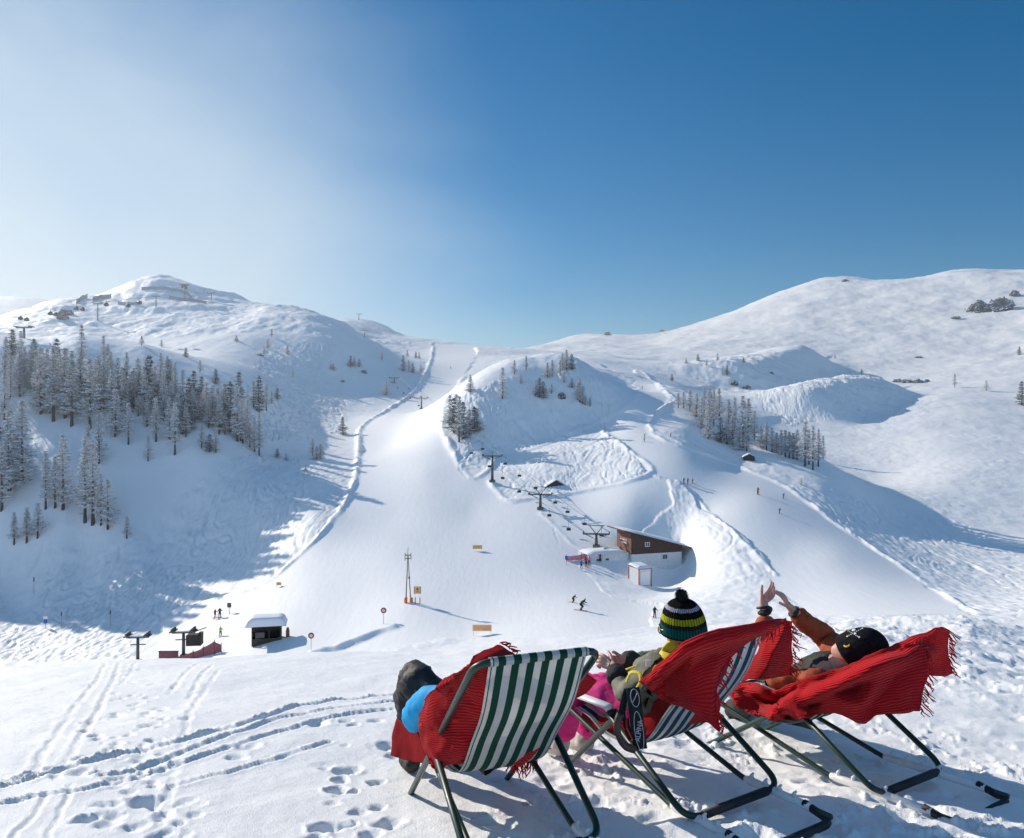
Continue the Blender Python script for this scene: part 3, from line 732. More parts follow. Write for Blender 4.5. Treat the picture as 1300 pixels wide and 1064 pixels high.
# --- chair lift
def pylon(px, ytop, ybase, near, label, arm=4.2, vframe=False, name='lift_pylon', cat='lift pylon', group='pylons of the chair lift'):
    pos = spot(px, ybase, near); H = (ybase-ytop)/F*pos.y
    t = thing(name, label, cat, pos, R(-8), group)
    b = MB(); b.tube([(0,0,-.6),(0,0,H*.5),(0,0,H)], [.38,.30,.24], 10); b.box((0,0,.1),(1.3,1.3,.5)); b.build('mast', steel, t)
    b = MB(); b.box((0,0,H-.15),(arm,.3,.3)); 
    for s in (-1,1): b.tube([(s*arm*.5,0,H-.1),(s*arm*.12,0,H-.9)], .07, 5)
    b.build('cross_arm', steel, t)
    for s in (-1,1):
        b = MB(); b.box((s*arm*.5,0,H-.02),(.16,2.2,.2))
        for k in range(4): b.tube([(s*arm*.5-.1,-.8+k*.53,H+.12),(s*arm*.5+.1,-.8+k*.53,H+.12)], .16, 8)
        b.build('sheave_train', steel, t)
    if vframe:
        b = MB()
        for s in (-1,1): b.tube([(s*.15,0,H),(s*1.35,0,H+1.5)], .09, 6)
        b.tube([(-1.6,0,H+1.5),(1.6,0,H+1.5)], .08, 6); b.build('maintenance_frame', steel, t)
    else:
        b = MB(); b.tube([(0,0,H),(0,0,H+.9)], .06, 5); b.tube([(-.8,0,H+.85),(.8,0,H+.85)], .05, 5); b.build('maintenance_frame', steel, t)
    return pos, H
T = []
T.append(pylon(757, 677, 694, 158, 'chair lift pylon standing right behind the lift station', 5.0, True))
T.append(pylon(686, 627, 646, 182, 'chair lift pylon with V frame below the buried hut', 5.0, True))
T.append(pylon(625, 581, 614, 206, 'tall chair lift pylon at the tip of the fenced snow field', 4.6))
T.append(pylon(535, 505, 519, 330, 'small far chair lift pylon in the middle of the main run', 6))
T.append(pylon(500.5, 480, 487, None, 'tiny chair lift pylon between small trees left of the main run', 5))
T.append(pylon(463, 415, 424, None, 'distant chair lift pylon on the shaded hump below the skyline', 6))
T.append(pylon(455.5, 400, 407, None, 'distant chair lift pylon standing on the skyline hump', 6))
cr, sr = math.cos(R(-8)), math.sin(R(-8))
lines = []
for s in (-1, 1):
    pts = []
    for (pos, H), arm in zip(T, (5,5,4.6,6,5,6,6)):
        off = Vector((s*arm*.5*cr, s*arm*.5*sr, H+.30)); pts.append(pos+off)
    lines.append(pts); b = MB(); full = []
    for a, c in zip(pts[:-1], pts[1:]):
        for k in range(8): full.append(a.lerp(c, k/8)-Vector((0,0,4*(k/8)*(1-k/8)*(c-a).length*.012)))
    full.append(pts[-1]); b.tube(full, .045, 4)
    setp(b.build('lift_cable', steel), 'thin dark chair lift cable on the %s side of the pylons' % ('left' if s < 0 else 'right'), 'cable')
def chair_mesh():
    root = thing('lift_chair', 'empty black double chair hanging from the lift cable above the snow', 'lift chair', (0,0,0), 0, 'chairs hanging on the chair lift')
    b = MB(); b.tube([(0,0,.1),(0,0,-1.3),(0,.35,-1.9),(0,.35,-2.3)], .045, 6); b.tube([(-.6,.35,-1.9),(.6,.35,-1.9)], .04, 5); b.build('hanger', steel, root)
    b = MB(); b.box((0,.05,-2.55),(1.15,.5,.08)); b.tube([(-.6,.35,-1.9),(-.6,.35,-2.55),(-.6,-.2,-2.55)], .035, 5); b.tube([(.6,.35,-1.9),(.6,.35,-2.55),(.6,-.2,-2.55)], .035, 5); b.build('seat', black, root)
    b = MB(); b.box((0,.33,-2.2),(1.15,.07,.6)); b.build('backrest', black, root)
    return root
ch0 = chair_mesh(); first = True
def seg_pt(pts, i, t):
    a, c = pts[i], pts[i+1]; return a.lerp(c, t)-Vector((0,0,4*t*(1-t)*(c-a).length*.012))
for li, spots_ in ((0, [(0,.25),(0,.6),(1,.2),(1,.55),(1,.85),(2,.10),(2,.22),(2,.36),(2,.5),(2,.64),(2,.78),(2,.90),(3,.15),(3,.4),(3,.65),(3,.9),(4,.3),(4,.6)]),
                   (1, [(0,.12),(0,.4),(0,.7),(0,.93),(1,.3),(1,.62),(1,.92),(2,.16),(2,.3),(2,.44),(2,.58),(2,.7),(2,.84),(3,.2),(3,.6)])):
    for (i, t) in spots_:
        c = ch0 if first else copy_tree(ch0); first = False
        c.location = seg_pt(lines[li], i, t); c.rotation_euler = (0,0,R(-8)+(math.pi if li else 0)); c.scale = (.68,.68,.68)
        c['label'] = 'black double chair hanging on the %s cable of the chair lift' % ('left' if li == 0 else 'right')
        c['group'] = 'chairs on the %s lift cable' % ('left' if li == 0 else 'right')
# --- tow lift at lower left
def tow_pylon(px, yt, yb, near, label):
    d = near; x = (px-CX)/F*d; pos = Vector((x, d, ground(x, d))); H = (CY-yt)/F*d-pos.z
    t = thing('tow_lift_pylon', label, 'lift pylon', pos, R(6))
    b = MB(); b.tube([(0,0,-.5),(0,0,H*.9)], [.28,.22], 8); b.box((0,0,.1),(.9,.9,.4)); b.build('mast', steel, t)
    b = MB(); b.box((0,0,H*.88),(3.4,.3,.22)); b.box((0,0,H*.62),(2.4,.14,.14)); b.build('cross_arm', steel, t)
    for s in (-1,1):
        b = MB(); b.box((s*1.5,0,H*.95),(.9,1.6,.2), Matrix.Rotation(R(12*s),3,'Y'))
        for k in range(3): b.tube([(s*1.5-.2,-.6+k*.6,H*1.02),(s*1.5+.2,-.6+k*.6,H*1.02)], .2, 8)
        b.build('pulley', steel, t)
    b = MB(); soft_slab(b, -1.2, 1.2, -.2, .2, lambda x, y: H*.88+.11, .16, n=6); b.build('snow_cap', roofsnow, t)
    return t, H
t1, H1 = tow_pylon(175, 805, 832, 124, 'dark steel tow lift pylon with T shaped head, leftmost in the valley')
t2, H2 = tow_pylon(233, 799, 829, 121.5, 'tow lift drive pylon with motor box above the red net')
b = MB(); b.box((1.6,.2,H2*.60),(2.2,1.5,1.6)); b.box((2.5,.2,H2*.80),(.5,1.2,.5)); b.build('motor_housing', blackwood, t2)
b = MB(); b.tube([(1.6,0,H2*.9),(3.4,0,H2*1.05)], .08, 5); b.build('arm', steel, t2)
def wpt(px, py, d): return P(px, py, d)
def gpt(px, d, dz=0): x = (px-CX)/F*d; return Vector((x, d, ground(x, d)+dz))
# dark red crate wall and net
c0 = gpt(214, 121); t = thing('red_barrier', 'dark red boarded barrier standing left of the tow lift drive', 'barrier', c0, R(2))
b = MB(); b.box((0,0,.75),(2.9,.2,1.4)); b.build('board', netm, t); b = MB(); b.box((0,0,1.5),(3.0,.3,.12)); b.build('top_rail', blackwood, t)
def net(name, label, pts, hgt, m, posts=True, sag=.2):
    t = thing(name, label, 'safety net', pts[0][0]); o = pts[0][0]
    rows = [[], [], []]
    n = 10
    for (a, ha), (c, hc) in zip(pts[:-1], pts[1:]):
        for k in range(n+1):
            q = k/n; p = a.lerp(c, q)-o; h_ = ha+(hc-ha)*q-sag*4*q*(1-q)*.5
            g_ = ground(p.x+o.x, p.y+o.y)-o.z
            for i, f_ in enumerate((.02,.5,1)): rows[i].append((p.x, p.y+.05*math.sin(k+i), g_+h_*f_))
    MB().grid(rows).build('mesh_panel', m, t)
    for (a, ha) in pts:
        p = a-o; g_ = ground(a.x, a.y)-o.z; MB().tube([(p.x, p.y, g_-.2), (p.x, p.y, g_+ha+.25)], .05, 6).build('post', redwood, t)
    return t
net('safety_net', 'dark red safety net sagging between the tow lift drive and the queue poles', [(gpt(222,120), .7), (gpt(245,119), 1.1), (gpt(258,118.5), 1.4), (gpt(272,118), 2.0), (gpt(281,118), 1.2)], 1, netm)
net('safety_net', 'pink safety net beside the skiers queueing left of the lift station', [(gpt(719,146), .9), (gpt(738,147), 1.1), (gpt(756,148), 1.3), (gpt(768,149), 1.5)], 1, netp)
for px, yt, d, nm, lb, m in ((272,780,138,'slalom_pole','red queue pole on the left of the tow lift lane',redtrim),(291,784,138,'slalom_pole','red queue pole with a small dark sign on the right of the tow lift lane',redtrim)):
    g_ = gpt(px, d); H = (CY-yt)/F*d-g_.z; t = thing(nm, lb, 'pole', g_); MB().tube([(0,0,-.2),(0,0,max(1.5,H))], .06, 6).build('shaft', m, t)
    if px == 291: MB().box((0,0,max(1.5,H)), (.7,.08,.8)).build('sign_plate', steel, t)
    MB().tube([(0,0,.5),(0,0,.9)], .09, 6).build('reflector', whitep, t)
g1, g2 = gpt(271,137), gpt(292,137)
for yy, lb in ((786, 'upper crossbar of the tow lift gate'), (812, 'lower crossbar of the tow lift gate')):
    t = thing('gate_bar', lb+' between the red poles', 'bar', wpt(281, yy, 137)); 
    MB().tube([(-1.5,0,.05),(1.5,0,-.1)], .06, 6).build('bar', steel, t); MB().box((1.5,0,-.1),(.2,.14,.2)).build('end_fitting', redtrim, t)
# --- tall twin mast with orange feet and its sign
mp_ = spot(518, 765, 120); d_ = mp_.y; H = 70/F*d_
t = thing('twin_mast', 'tall thin twin pole mast with orange padded feet in the middle of the run', 'mast', mp_)
b = MB(); b.tube([(-.35,0,-.3),(-.12,0,H*.6),(0,0,H)], [.10,.08,.035], 8); b.tube([(.45,0,-.3),(.15,0,H*.55),(.02,0,H*.86)], [.09,.07,.05], 8); b.build('pole', noisy(mat('larch_pole', rough=.8), (.20,.13,.09), (.30,.21,.15), 3), t)
b = MB(); b.box((0,0,H*.86),(.9,.25,.12)); b.box((0,0,H*.80),(.7,.2,.1)); b.box((.18,0,H*.45),(.25,.2,.3)); b.tube([(-.45,0,H*.9),(-.45,0,H*.76)],.06,6); b.tube([(.45,0,H*.9),(.45,0,H*.78)],.06,6); b.build('lamp_bracket', steel, t)
for x in (-.35, .5): MB().tube([(x,0,-.05),(x,0,.75)], .26, 10).build('foot_pad', orange, t)
d2 = d_-1; g_ = gpt(530, d2)
t = thing('warning_sign', 'square orange warning sign on two red posts beside the twin mast', 'sign', g_)
for x in (-.35,.38): MB().tube([(x,0,-.2),(x,0,1.0)], .07, 6).build('post', redwood, t)
for x in (-.35,.38): MB().tube([(x,0,1.0),(x,0,1.6)], .035, 6).build('stem', whitep, t)
pl = MB().box((0,-.03,2.15), (1.12,.06,1.12)).build('sign_plate', orsheet, t)
b = MB(); b.ball((.0,-.075,2.38), (.11,.012,.11), 8, 5); b.tube([(-.02,-.075,2.28),(0.05,-.075,1.98)],[.10,.07],6,flat=.15); b.tube([(0,-.075,2.2),(.28,-.075,2.35)],.04,5,flat=.3); b.tube([(0,-.075,2.2),(-.3,-.075,2.3)],.04,5,flat=.3)
b.tube([(.04,-.075,1.98),(-.2,-.075,1.75)],.05,5,flat=.3); b.tube([(.05,-.075,1.98),(.28,-.075,1.75)],.05,5,flat=.3); b.build('pictogram', black, pl)
for x in (-.45,.45):
    MB().box((x,-.068,2.15),(.05,.012,1.0)).build('edge_stripe', steel, pl)
def board(px, ytop, ybot, w_px, near, gap, label):
    y_sh = ybot+gap; g_ = spot(px, y_sh, near); d = g_.y; s_ = d/F
    t = thing('piste_banner', label, 'sign', g_); z0 = gap*s_; h_ = (ybot-ytop)*s_; w_ = w_px*s_
    for x in (-w_*.46, w_*.46): MB().tube([(x,0,-.3),(x,0,z0+h_)], .035, 6).build('post', whitep, t)
    pl = MB().box((0,-.045,z0+h_/2), (w_,.03,h_)).build('panel', orsheet, t)
    b = MB(); r_ = random.Random(int(px))
    n = 9; x = -w_*.42
    while x < w_*.40:
        ww = w_*r_.uniform(.03,.06); b.box((x+ww/2, -.064, z0+h_*.5), (ww*.25, .006, h_*.36)); b.box((x+ww/2, -.064, z0+h_*(.5+.16*r_.choice((-1,0,1)))), (ww*.7, .006, h_*.07)); x += ww+w_*.02
    b.build('lettering', mat('faded_print', (.62,.26,.09), .6), pl)
board(612, 793, 801, 24, 112, 5, 'orange slope banner lying nearest above the foreground crest')
board(606, 692, 697, 12, 150, 2, 'small orange slope banner high up in the middle of the main run')
board(354, 739, 743, 6, 145, 2, 'tiny orange marker board beside the bank on the left edge of the run')
def marker(px, yt, yb, near, label):
    g_ = spot(px, yb, near); H = (yb-yt)/F*g_.y
    t = thing('slope_marker', label, 'marker pole', g_); MB().tube([(0,0,-.2),(0,0,H)], .045, 6).build('pole', mat('pink_pole', (.75,.42,.38), .5), t)
    b = MB(); n = 20; rows = [[((.42*s)*math.cos(k*2*math.pi/n), y_, H+(.42*s)*math.sin(k*2*math.pi/n)) for k in range(n+1)] for s, y_ in ((.55,-.03),(1,-.03),(1,.03),(.55,.03),(.55,-.03))]
    b.grid(rows); dsc = b.build('ring_sign', redtrim, t); MB().tube([(0,-.02,H),(0,.02,H)], .23, 16).build('disc', whitep, dsc)
marker(395, 807, 826, 124, 'red and white ring marker on thin pole at left end of the snow trench')
marker(487, 775, 792, 121, 'red and white ring marker on thin pole above right end of snow trench')
# left valley signs and poles
for px, yt, d, lb in ((43,732,170,'slim snow lance standing in the shade at the far left edge'),(78,776,152,'slim snow lance with a dark head right of the blue sign'),(140,774,150,'thin pale pole in the shade left of the tow lift pylon')):
    g_ = gpt(px, d); H = min(5, max(2.2, (CY-yt)/F*d-g_.z)); t = thing('snow_lance', lb, 'pole', g_); MB().tube([(0,0,-.2),(0,0,H)], [.05,.03], 6).build('pole', greymetal, t)
    MB().tube([(0,0,H*.72),(0,0,H*.95)], .12, 6).build('head', steel, t)
g_ = gpt(58, 153); t = thing('info_sign', 'small blue and white sign on a post in the shaded valley at the left', 'sign', g_)
MB().tube([(0,0,-.2),(0,0,1.2)], .05, 6).build('post', greymetal, t); MB().box((0,-.03,1.3),(.75,.06,.8)).build('lower_panel', bluep, t); MB().box((0,-.03,2.0),(.75,.06,.55)).build('upper_panel', whitep, t)
g_ = gpt(719, 144); t = thing('info_sign', 'small dark blue sign at the left end of the pink net', 'sign', g_); MB().tube([(0,0,-.2),(0,0,1.2)], .04, 6).build('post', greymetal, t); MB().box((0,-.03,1.3),(.5,.06,.7)).build('panel', bluep, t)

# --- gondola lift far left
def big_pylon(px, yt, yb, near, label, lat=True):
    pos = spot(px, yb, near); H = (yb-yt)/F*pos.y
    t = thing('gondola_pylon', label, 'lift pylon', pos); w_ = .6
    b = MB()
    b.tube([(0,0,-1),(0,0,H)], [.55,.3], 8); b.build('mast', greymetal, t)
    b = MB(); b.box((0,0,H),(5.5,.5,.5)); b.build('cross_arm', greymetal, t)
    for s in (-1,1): MB().box((s*2.6,0,H+.3),(.3,3.4,.3)).build('sheave_train', steel, t)
    return pos+Vector((0,0,H))
a_ = big_pylon(124, 386, 407, None, 'gondola pylon on the shoulder left of the rounded summit')
b_ = big_pylon(30.5, 416, 430, None, 'gondola pylon behind the trees at the far left')
c_ = big_pylon(234, 361, 381, None, 'gondola pylon high on the front of the rounded summit')
d_0 = big_pylon(198, 377, 390, None, 'gondola pylon in the middle of the summit face')
e_ = big_pylon(268, 372, 381, None, 'small pylon on the right flank of the rounded summit')
cabm = mat('dark_cabin', (.03,.035,.045), .25)
def gcabin(px, py, d, lb):
    t = thing('gondola_cabin', lb, 'gondola', P(px, py, d), 0, 'gondola cabins in the air at the far left')
    b = MB(); b.ball((0,0,0), (1.1,1.0,1.15), 12, 8); b.box((0,0,-.35),(1.9,1.7,1.0)); b.build('cabin', cabm, t)
    MB().tube([(0,0,1.0),(0,0,2.6)], .07, 5).build('hanger', steel, t)
for (px, py) in ((26,404),(34,405.5)): gcabin(px, py, 420, 'dark gondola cabin of the pair hanging furthest left against the haze')
for (px, py) in ((64,398),(71,399)): gcabin(px, py, 420, 'dark gondola cabin of the pair hanging at the cliff edge')
for (px, py) in ((97,391.5),(105,392.5),(135,386.5),(163,388),(177,384.5)): gcabin(px, py, 430, 'dark gondola cabin hanging in front of the rounded summit')
def gcable(py_off, lb):
    pts = [P(-60, 409, 415), P(30, 403+py_off, 420), P(68, 396.5+py_off, 420), P(101, 389.5+py_off, 430), a_+Vector((py_off*.8,0,.4)), d_0+Vector((py_off*.8,0,.4)), c_+Vector((py_off*.8,0,.4))]
    setp(MB().tube(pts, .05, 4).build('gondola_cable', steel), lb, 'cable')
gcable(-1, 'upper gondola cable running to the rounded summit'); gcable(2, 'lower gondola cable running to the rounded summit')
# snow fences and buildings on the summit
fm_ = noisy(mat('snow_fence_steel', rough=.7), (.22,.24,.27), (.38,.40,.43), 1)
def fence(pl, lb, h_=2.2):
    p_ = [spot(*q) for q in pl]; o = p_[0]; t = thing('snow_fence', lb, 'avalanche fence', o)
    b = MB(); 
    for a, c in zip(p_[:-1], p_[1:]):
        n = 4; rows = [[], []]
        for k in range(n+1):
            q = a.lerp(c, k/n); g_ = ground(q.x, q.y); rows[0].append(Vector((q.x, q.y-.6, g_-.3))-o); rows[1].append(Vector((q.x, q.y, g_+h_))-o)
        b.grid(rows)
    b.build('fence_panel', fm_, t)
    for q in p_: MB().tube([Vector((0,0,-.4))+q-o, q-o+Vector((0,0,h_+.3))], .12, 5).build('post', steel, t)
fence([(180,367),(205,366),(232,370),(243,376)], 'upper avalanche fence curving round the top of the summit')
fence([(150,386),(165,388),(180,388)], 'short avalanche fence left of the summit face')
fence([(215,376),(240,381),(262,386)], 'lower avalanche fence on the right of the summit face')
fence([(118,384),(128,381),(141,381)], 'avalanche fence on the shoulder above the cliff', 3)
fence([(97,385),(104,382),(111,381)], 'dark roof edge fence at the very top of the cliff', 3)
sp_ = spot(234, 364, None); t = thing('summit_cabin', 'tiny dark cabin standing on the ridge of the rounded summit', 'cabin', sp_); MB().box((0,0,1.6),(3.2,3,3.2)).build('wall', blackwood, t); MB().box((0,0,3.35),(4,3.8,.3)).build('roof', roofsnow, t)

# --- rocks
rock = mat('rock', rough=.9)
def rockmat(m):
    geo = N(m, 'ShaderNodeNewGeometry'); sx = N(m, 'ShaderNodeSeparateXYZ'); LK(m, geo.outputs['Normal'], sx.inputs[0])
    tc = N(m, 'ShaderNodeTexCoord'); n = N(m, 'ShaderNodeTexNoise', Scale=1.6, Detail=8.0); LK(m, tc.outputs['Object'], n.inputs['Vector'])
    r = ramp(m, n.outputs[0], [(.35, (.035,.033,.032)), (.55, (.12,.11,.10)), (.7, (.22,.20,.18))])
    a = N(m, 'ShaderNodeMath', operation='MULTIPLY_ADD'); a.inputs[1].default_value = .7; LK(m, n.outputs[0], a.inputs[0]); LK(m, sx.outputs['Z'], a.inputs[2])
    mr = N(m, 'ShaderNodeMapRange'); mr.inputs['From Min'].default_value = .72; mr.inputs['From Max'].default_value = .84; LK(m, a.outputs[0], mr.inputs['Value'])
    mx = N(m, 'ShaderNodeMix', data_type='RGBA'); LK(m, mr.outputs[0], mx.inputs[0]); LK(m, r.outputs[0], mx.inputs[6]); mx.inputs[7].default_value = (.86,.87,.89,1); LK(m, mx.outputs[2], bsdf(m).inputs['Base Color'])
    bp = N(m, 'ShaderNodeBump', Strength=.8, Distance=.4); LK(m, n.outputs[0], bp.inputs['Height']); LK(m, bp.outputs[0], bsdf(m).inputs['Normal'])
rockmat(rock)
def rocks(px, py, wpx, hpx, near, label, seed):
    p = spot(px, py+hpx*.3, near); s_ = p.y/F
    bm = bmesh.new(); bmesh.ops.create_icosphere(bm, subdivisions=5, radius=1)
    for v in bm.verts:
        q = v.co*1.5+Vector((seed*7.1, 0, 0)); k = 1+.5*mnoise.noise(q)+.32*abs(mnoise.noise(q*2.7))+.18*mnoise.noise(q*6)+.08*mnoise.noise(q*14)
        v.co *= k
    me_ = bpy.data.meshes.new('rock'); bm.to_mesh(me_); bm.free(); me_.materials.append(rock)
    o = bpy.data.objects.new('rock_outcrop', me_); link(o); o.location = p; o.scale = (wpx*s_*.5, wpx*s_*.45, hpx*s_*.6)
    setp(o, label, 'rock')
for i, (px, py, w_, h_, nr_, lb) in enumerate([(1243,388,22,18,None,'dark rock outcrop left of the pair high on the right mountain'),(1270,386,27,22,None,'largest dark rock outcrop right of the pair high on the right mountain'),(1289,374,10,10,None,'small snowy rock at the upper right edge of the mountain'),(1213,405,9,4,None,'low flat rock below the pair of outcrops on the right mountain'),
    (1140,482,11,6,None,'left rock of the short dark row above the white bowl'),(1152,483,13,7,None,'middle rock of the short dark row above the white bowl'),(1165,483,12,7,None,'right rock of the short dark row above the white bowl'),(1177,482,6,5,None,'last small rock at the right end of the row above the white bowl'),
    (932,484,10,7,None,'dark rock right of the log hut trees on the shaded hump'),(948,489,10,8,None,'broken dark rock below the shaded hump at the right'),(979,472,6,3,None,'small dark rock on the shaded side of the hump'),(713,503,9,9,None,'dark rock showing on the shaded face of the middle knoll'),(1166,452,8,3,None,'lonely thin rock in the white slope below the right mountain'),
    (771,425,9,6,None,'rocky knob on the ridge left of the right mountain'),(1073,356,8,4,None,'small rock at the top of the right mountain'),(840,421,7,5,None,'small rocky knob on the long white ridge'),
    (435,484,5,3,None,'small dark rock at the edge of the shaded bowl'),(462,472,7,5,None,'dark rock under the small trees left of the main run'),
    (80,402,11,17,None,'grey rock cliff at the left end of the summit shoulder'),(88,396,9,9,None,'small grey rock beside the cliff below the summit shoulder'),(330,452,7,4,None,'dark rock in the shaded bowl face'),(180,497,9,6,None,'dark rock among the trees of the left slope')]):
    rocks(px, py, w_, h_, nr_, lb, i+1)

# --- skiers
def skin_mesh(name, verts, edges, radii_, mats, sub=2, root=0, matf=None):
    me_ = bpy.data.meshes.new(name+'_cage'); me_.from_pydata([tuple(v) for v in verts], edges, [])
    o = bpy.data.objects.new(name+'_cage', me_); COL.objects.link(o)
    o.modifiers.new('skin', 'SKIN')
    sv = me_.skin_vertices[0].data
    for i, r_ in enumerate(radii_): sv[i].radius = (r_, r_) if not isinstance(r_, tuple) else r_; sv[i].use_root = (i == root)
    o.modifiers['skin'].use_smooth_shade = True
    s = o.modifiers.new('sub', 'SUBSURF'); s.levels = sub; s.render_levels = sub
    dg = bpy.context.evaluated_depsgraph_get(); dg.update()
    m2 = bpy.data.meshes.new_from_object(o.evaluated_get(dg)); m2.name = name
    bpy.data.objects.remove(o); bpy.data.meshes.remove(me_)
    m2.materials.clear()
    for m in mats: m2.materials.append(m)
    if matf:
        for p in m2.polygons: p.material_index = matf(p.center)
    for p in m2.polygons: p.use_smooth = True
    return m2
jk = {'black': mat('black_jacket', (.02,.02,.025), .7), 'red': mat('red_jacket', (.45,.03,.04), .6), 'green': mat('lime_jacket', (.35,.65,.08), .6), 'blue': mat('blue_jacket', (.04,.10,.3), .6), 'pink': mat('pink_jacket', (.7,.25,.3), .6), 'grey': mat('grey_jacket', (.25,.27,.32), .6)}
trous = mat('dark_trousers', (.02,.02,.025), .8); skinf = mat('far_skin', (.5,.3,.22), .6)
def skier_mesh(pose, jacket):
    lean = {'stand': .05, 'tuck': .42, 'turn': .22}[pose]; kn = {'stand': .06, 'tuck': .28, 'turn': .18}[pose]
    hip = Vector((0, .0, .92-kn*.45)); ch = hip+Vector((0,-lean*.9,.42-lean*.25)); nk = ch+Vector((0,-lean*.4,.14)); hd = nk+Vector((0,-.05,.2))
    V = [hip, ch, nk, hd]; E = [(0,1),(1,2),(2,3)]; Rr = [.16,.20,.075,.115]
    for s in (-1,1):
        k = Vector((s*.13,-kn,.50)); a = Vector((s*.15,.02,.10)); f = Vector((s*.15,-.16,.06))
        i = len(V); V += [hip+Vector((s*.10,0,-.08)), k, a, f]; Rr += [.125,.085,.07,.055]; E += [(0,i),(i,i+1),(i+1,i+2),(i+2,i+3)]
        sh = ch+Vector((s*.19,0,.04)); el = sh+Vector((s*.12,-.10,-.26)); hn = el+Vector((s*.02,-.24,.02))
        i = len(V); V += [sh, el, hn]; Rr += [.08,.06,.05]; E += [(1,i),(i,i+1),(i+1,i+2)]
    zh = hip.z+.02; zn = nk.z+.02
    return skin_mesh('body', V, E, Rr, [trous, jacket, jk['black']], 1, 0, lambda c: 0 if c.z < zh else (1 if c.z < zn else 2))
_bodies = {}
skim = mat('ski', (.5,.08,.08), .4)
def _ski():
    b = MB(); b.box((0,0,.03),(.09,1.6,.02)); b.tube([(0,-.8,.03),(0,-.88,.07)], .04, 5, flat=.3); return b.mesh('ski', skim)
SKI = _ski()
def _pole():
    b = MB(); b.tube([(0,0,0),(0,.25,-.95)], .012, 5); return b.mesh('ski_pole', steel)
POLE = _pole()
def skier(px, yb, hpx, d, pose, jc, label, rz=0, group=None, skis=True):
    if d is None: pos = spot(px, yb)
    else: x = (px-CX)/F*d; pos = Vector((x, d, ground(x, d)))
    key = (pose, jc)
    if key not in _bodies: _bodies[key] = skier_mesh(pose, jk[jc])
    H = hpx/F*pos.y; s_ = max(.75, min(1.25, H/({'stand': 1.72, 'tuck': 1.35, 'turn': 1.55}[pose])))
    t = thing('person', label, 'person', pos, rz, group); t.scale = (s_,)*3
    link(bpy.data.objects.new('body', _bodies[key]), t)
    if skis:
        for s in (-1,1):
            o = bpy.data.objects.new('ski', SKI); o.location = (s*.15,0,-.02); link(o, t)
            o = bpy.data.objects.new('ski_pole', POLE); o.location = (s*.34,-.33,1.02-(.25 if pose != 'stand' else 0)); link(o, t)
skier(737,775,16,None,'tuck','black','skier in black crouching with arms forward on the wide run left of the lift station',R(60))
skier(727,765,10,None,'tuck','black','smaller skier in dark clothes just behind the crouching one',R(50))
skier(831,786,15,None,'stand','black','skier in black standing close to the striped hat',R(20))
for px, yb, h, jc, lb in ((868,614,8,'black','left skier in black of the pair standing at the tip of the chopped snow'),(873,615,9,'red','right skier in dark red of the pair at the tip of the chopped snow'),(879,614,8,'grey','slim grey skier standing right of the dark pair'),
    (962,628,10,'red','skier in red standing upper left of the three on the right run'),(994,633,7,'black','skier in black at the right edge of the right run'),(989,652,7,'black','crouching skier lowest of the three on the right run'),
    (818,555,4,'green','tiny skier with a green jacket high on the right run'),(817.5,561,4,'black','tiny black skier just below the green one'),(815,494,4,'black','tiny skier at the upper end of the right run'),(851,555,5,'pink','tiny pinkish figure at the edge of the right run by the trees'),(572,468,3,'black','tiny far skier near the top of the main run')):
    skier(px, yb, h, None, 'turn' if h < 8 else 'stand', jc, lb, R(30+px % 60))
skier(744,721,13,None,'stand','red','skier in red jacket queueing behind the pink net',R(200)); skier(738,722,11,None,'stand','blue','skier in blue grey queueing left of the red one',R(180)); skier(762,714,10,None,'stand','red','skier in dark red at the corner of the white station wing',R(150))
skier(748,719,12,None,'stand','pink','skier in pink just right of the red one in the queue',R(150))
skier(273,784,11,None,'stand','black','shorter skier in black waiting at the tow lift gate',R(170)); skier(279,785,14,None,'stand','black','taller skier in black waiting at the tow lift gate',R(190)); skier(280,808,13,None,'stand','green','skier in a bright green jacket riding up from the tow lift',R(180))
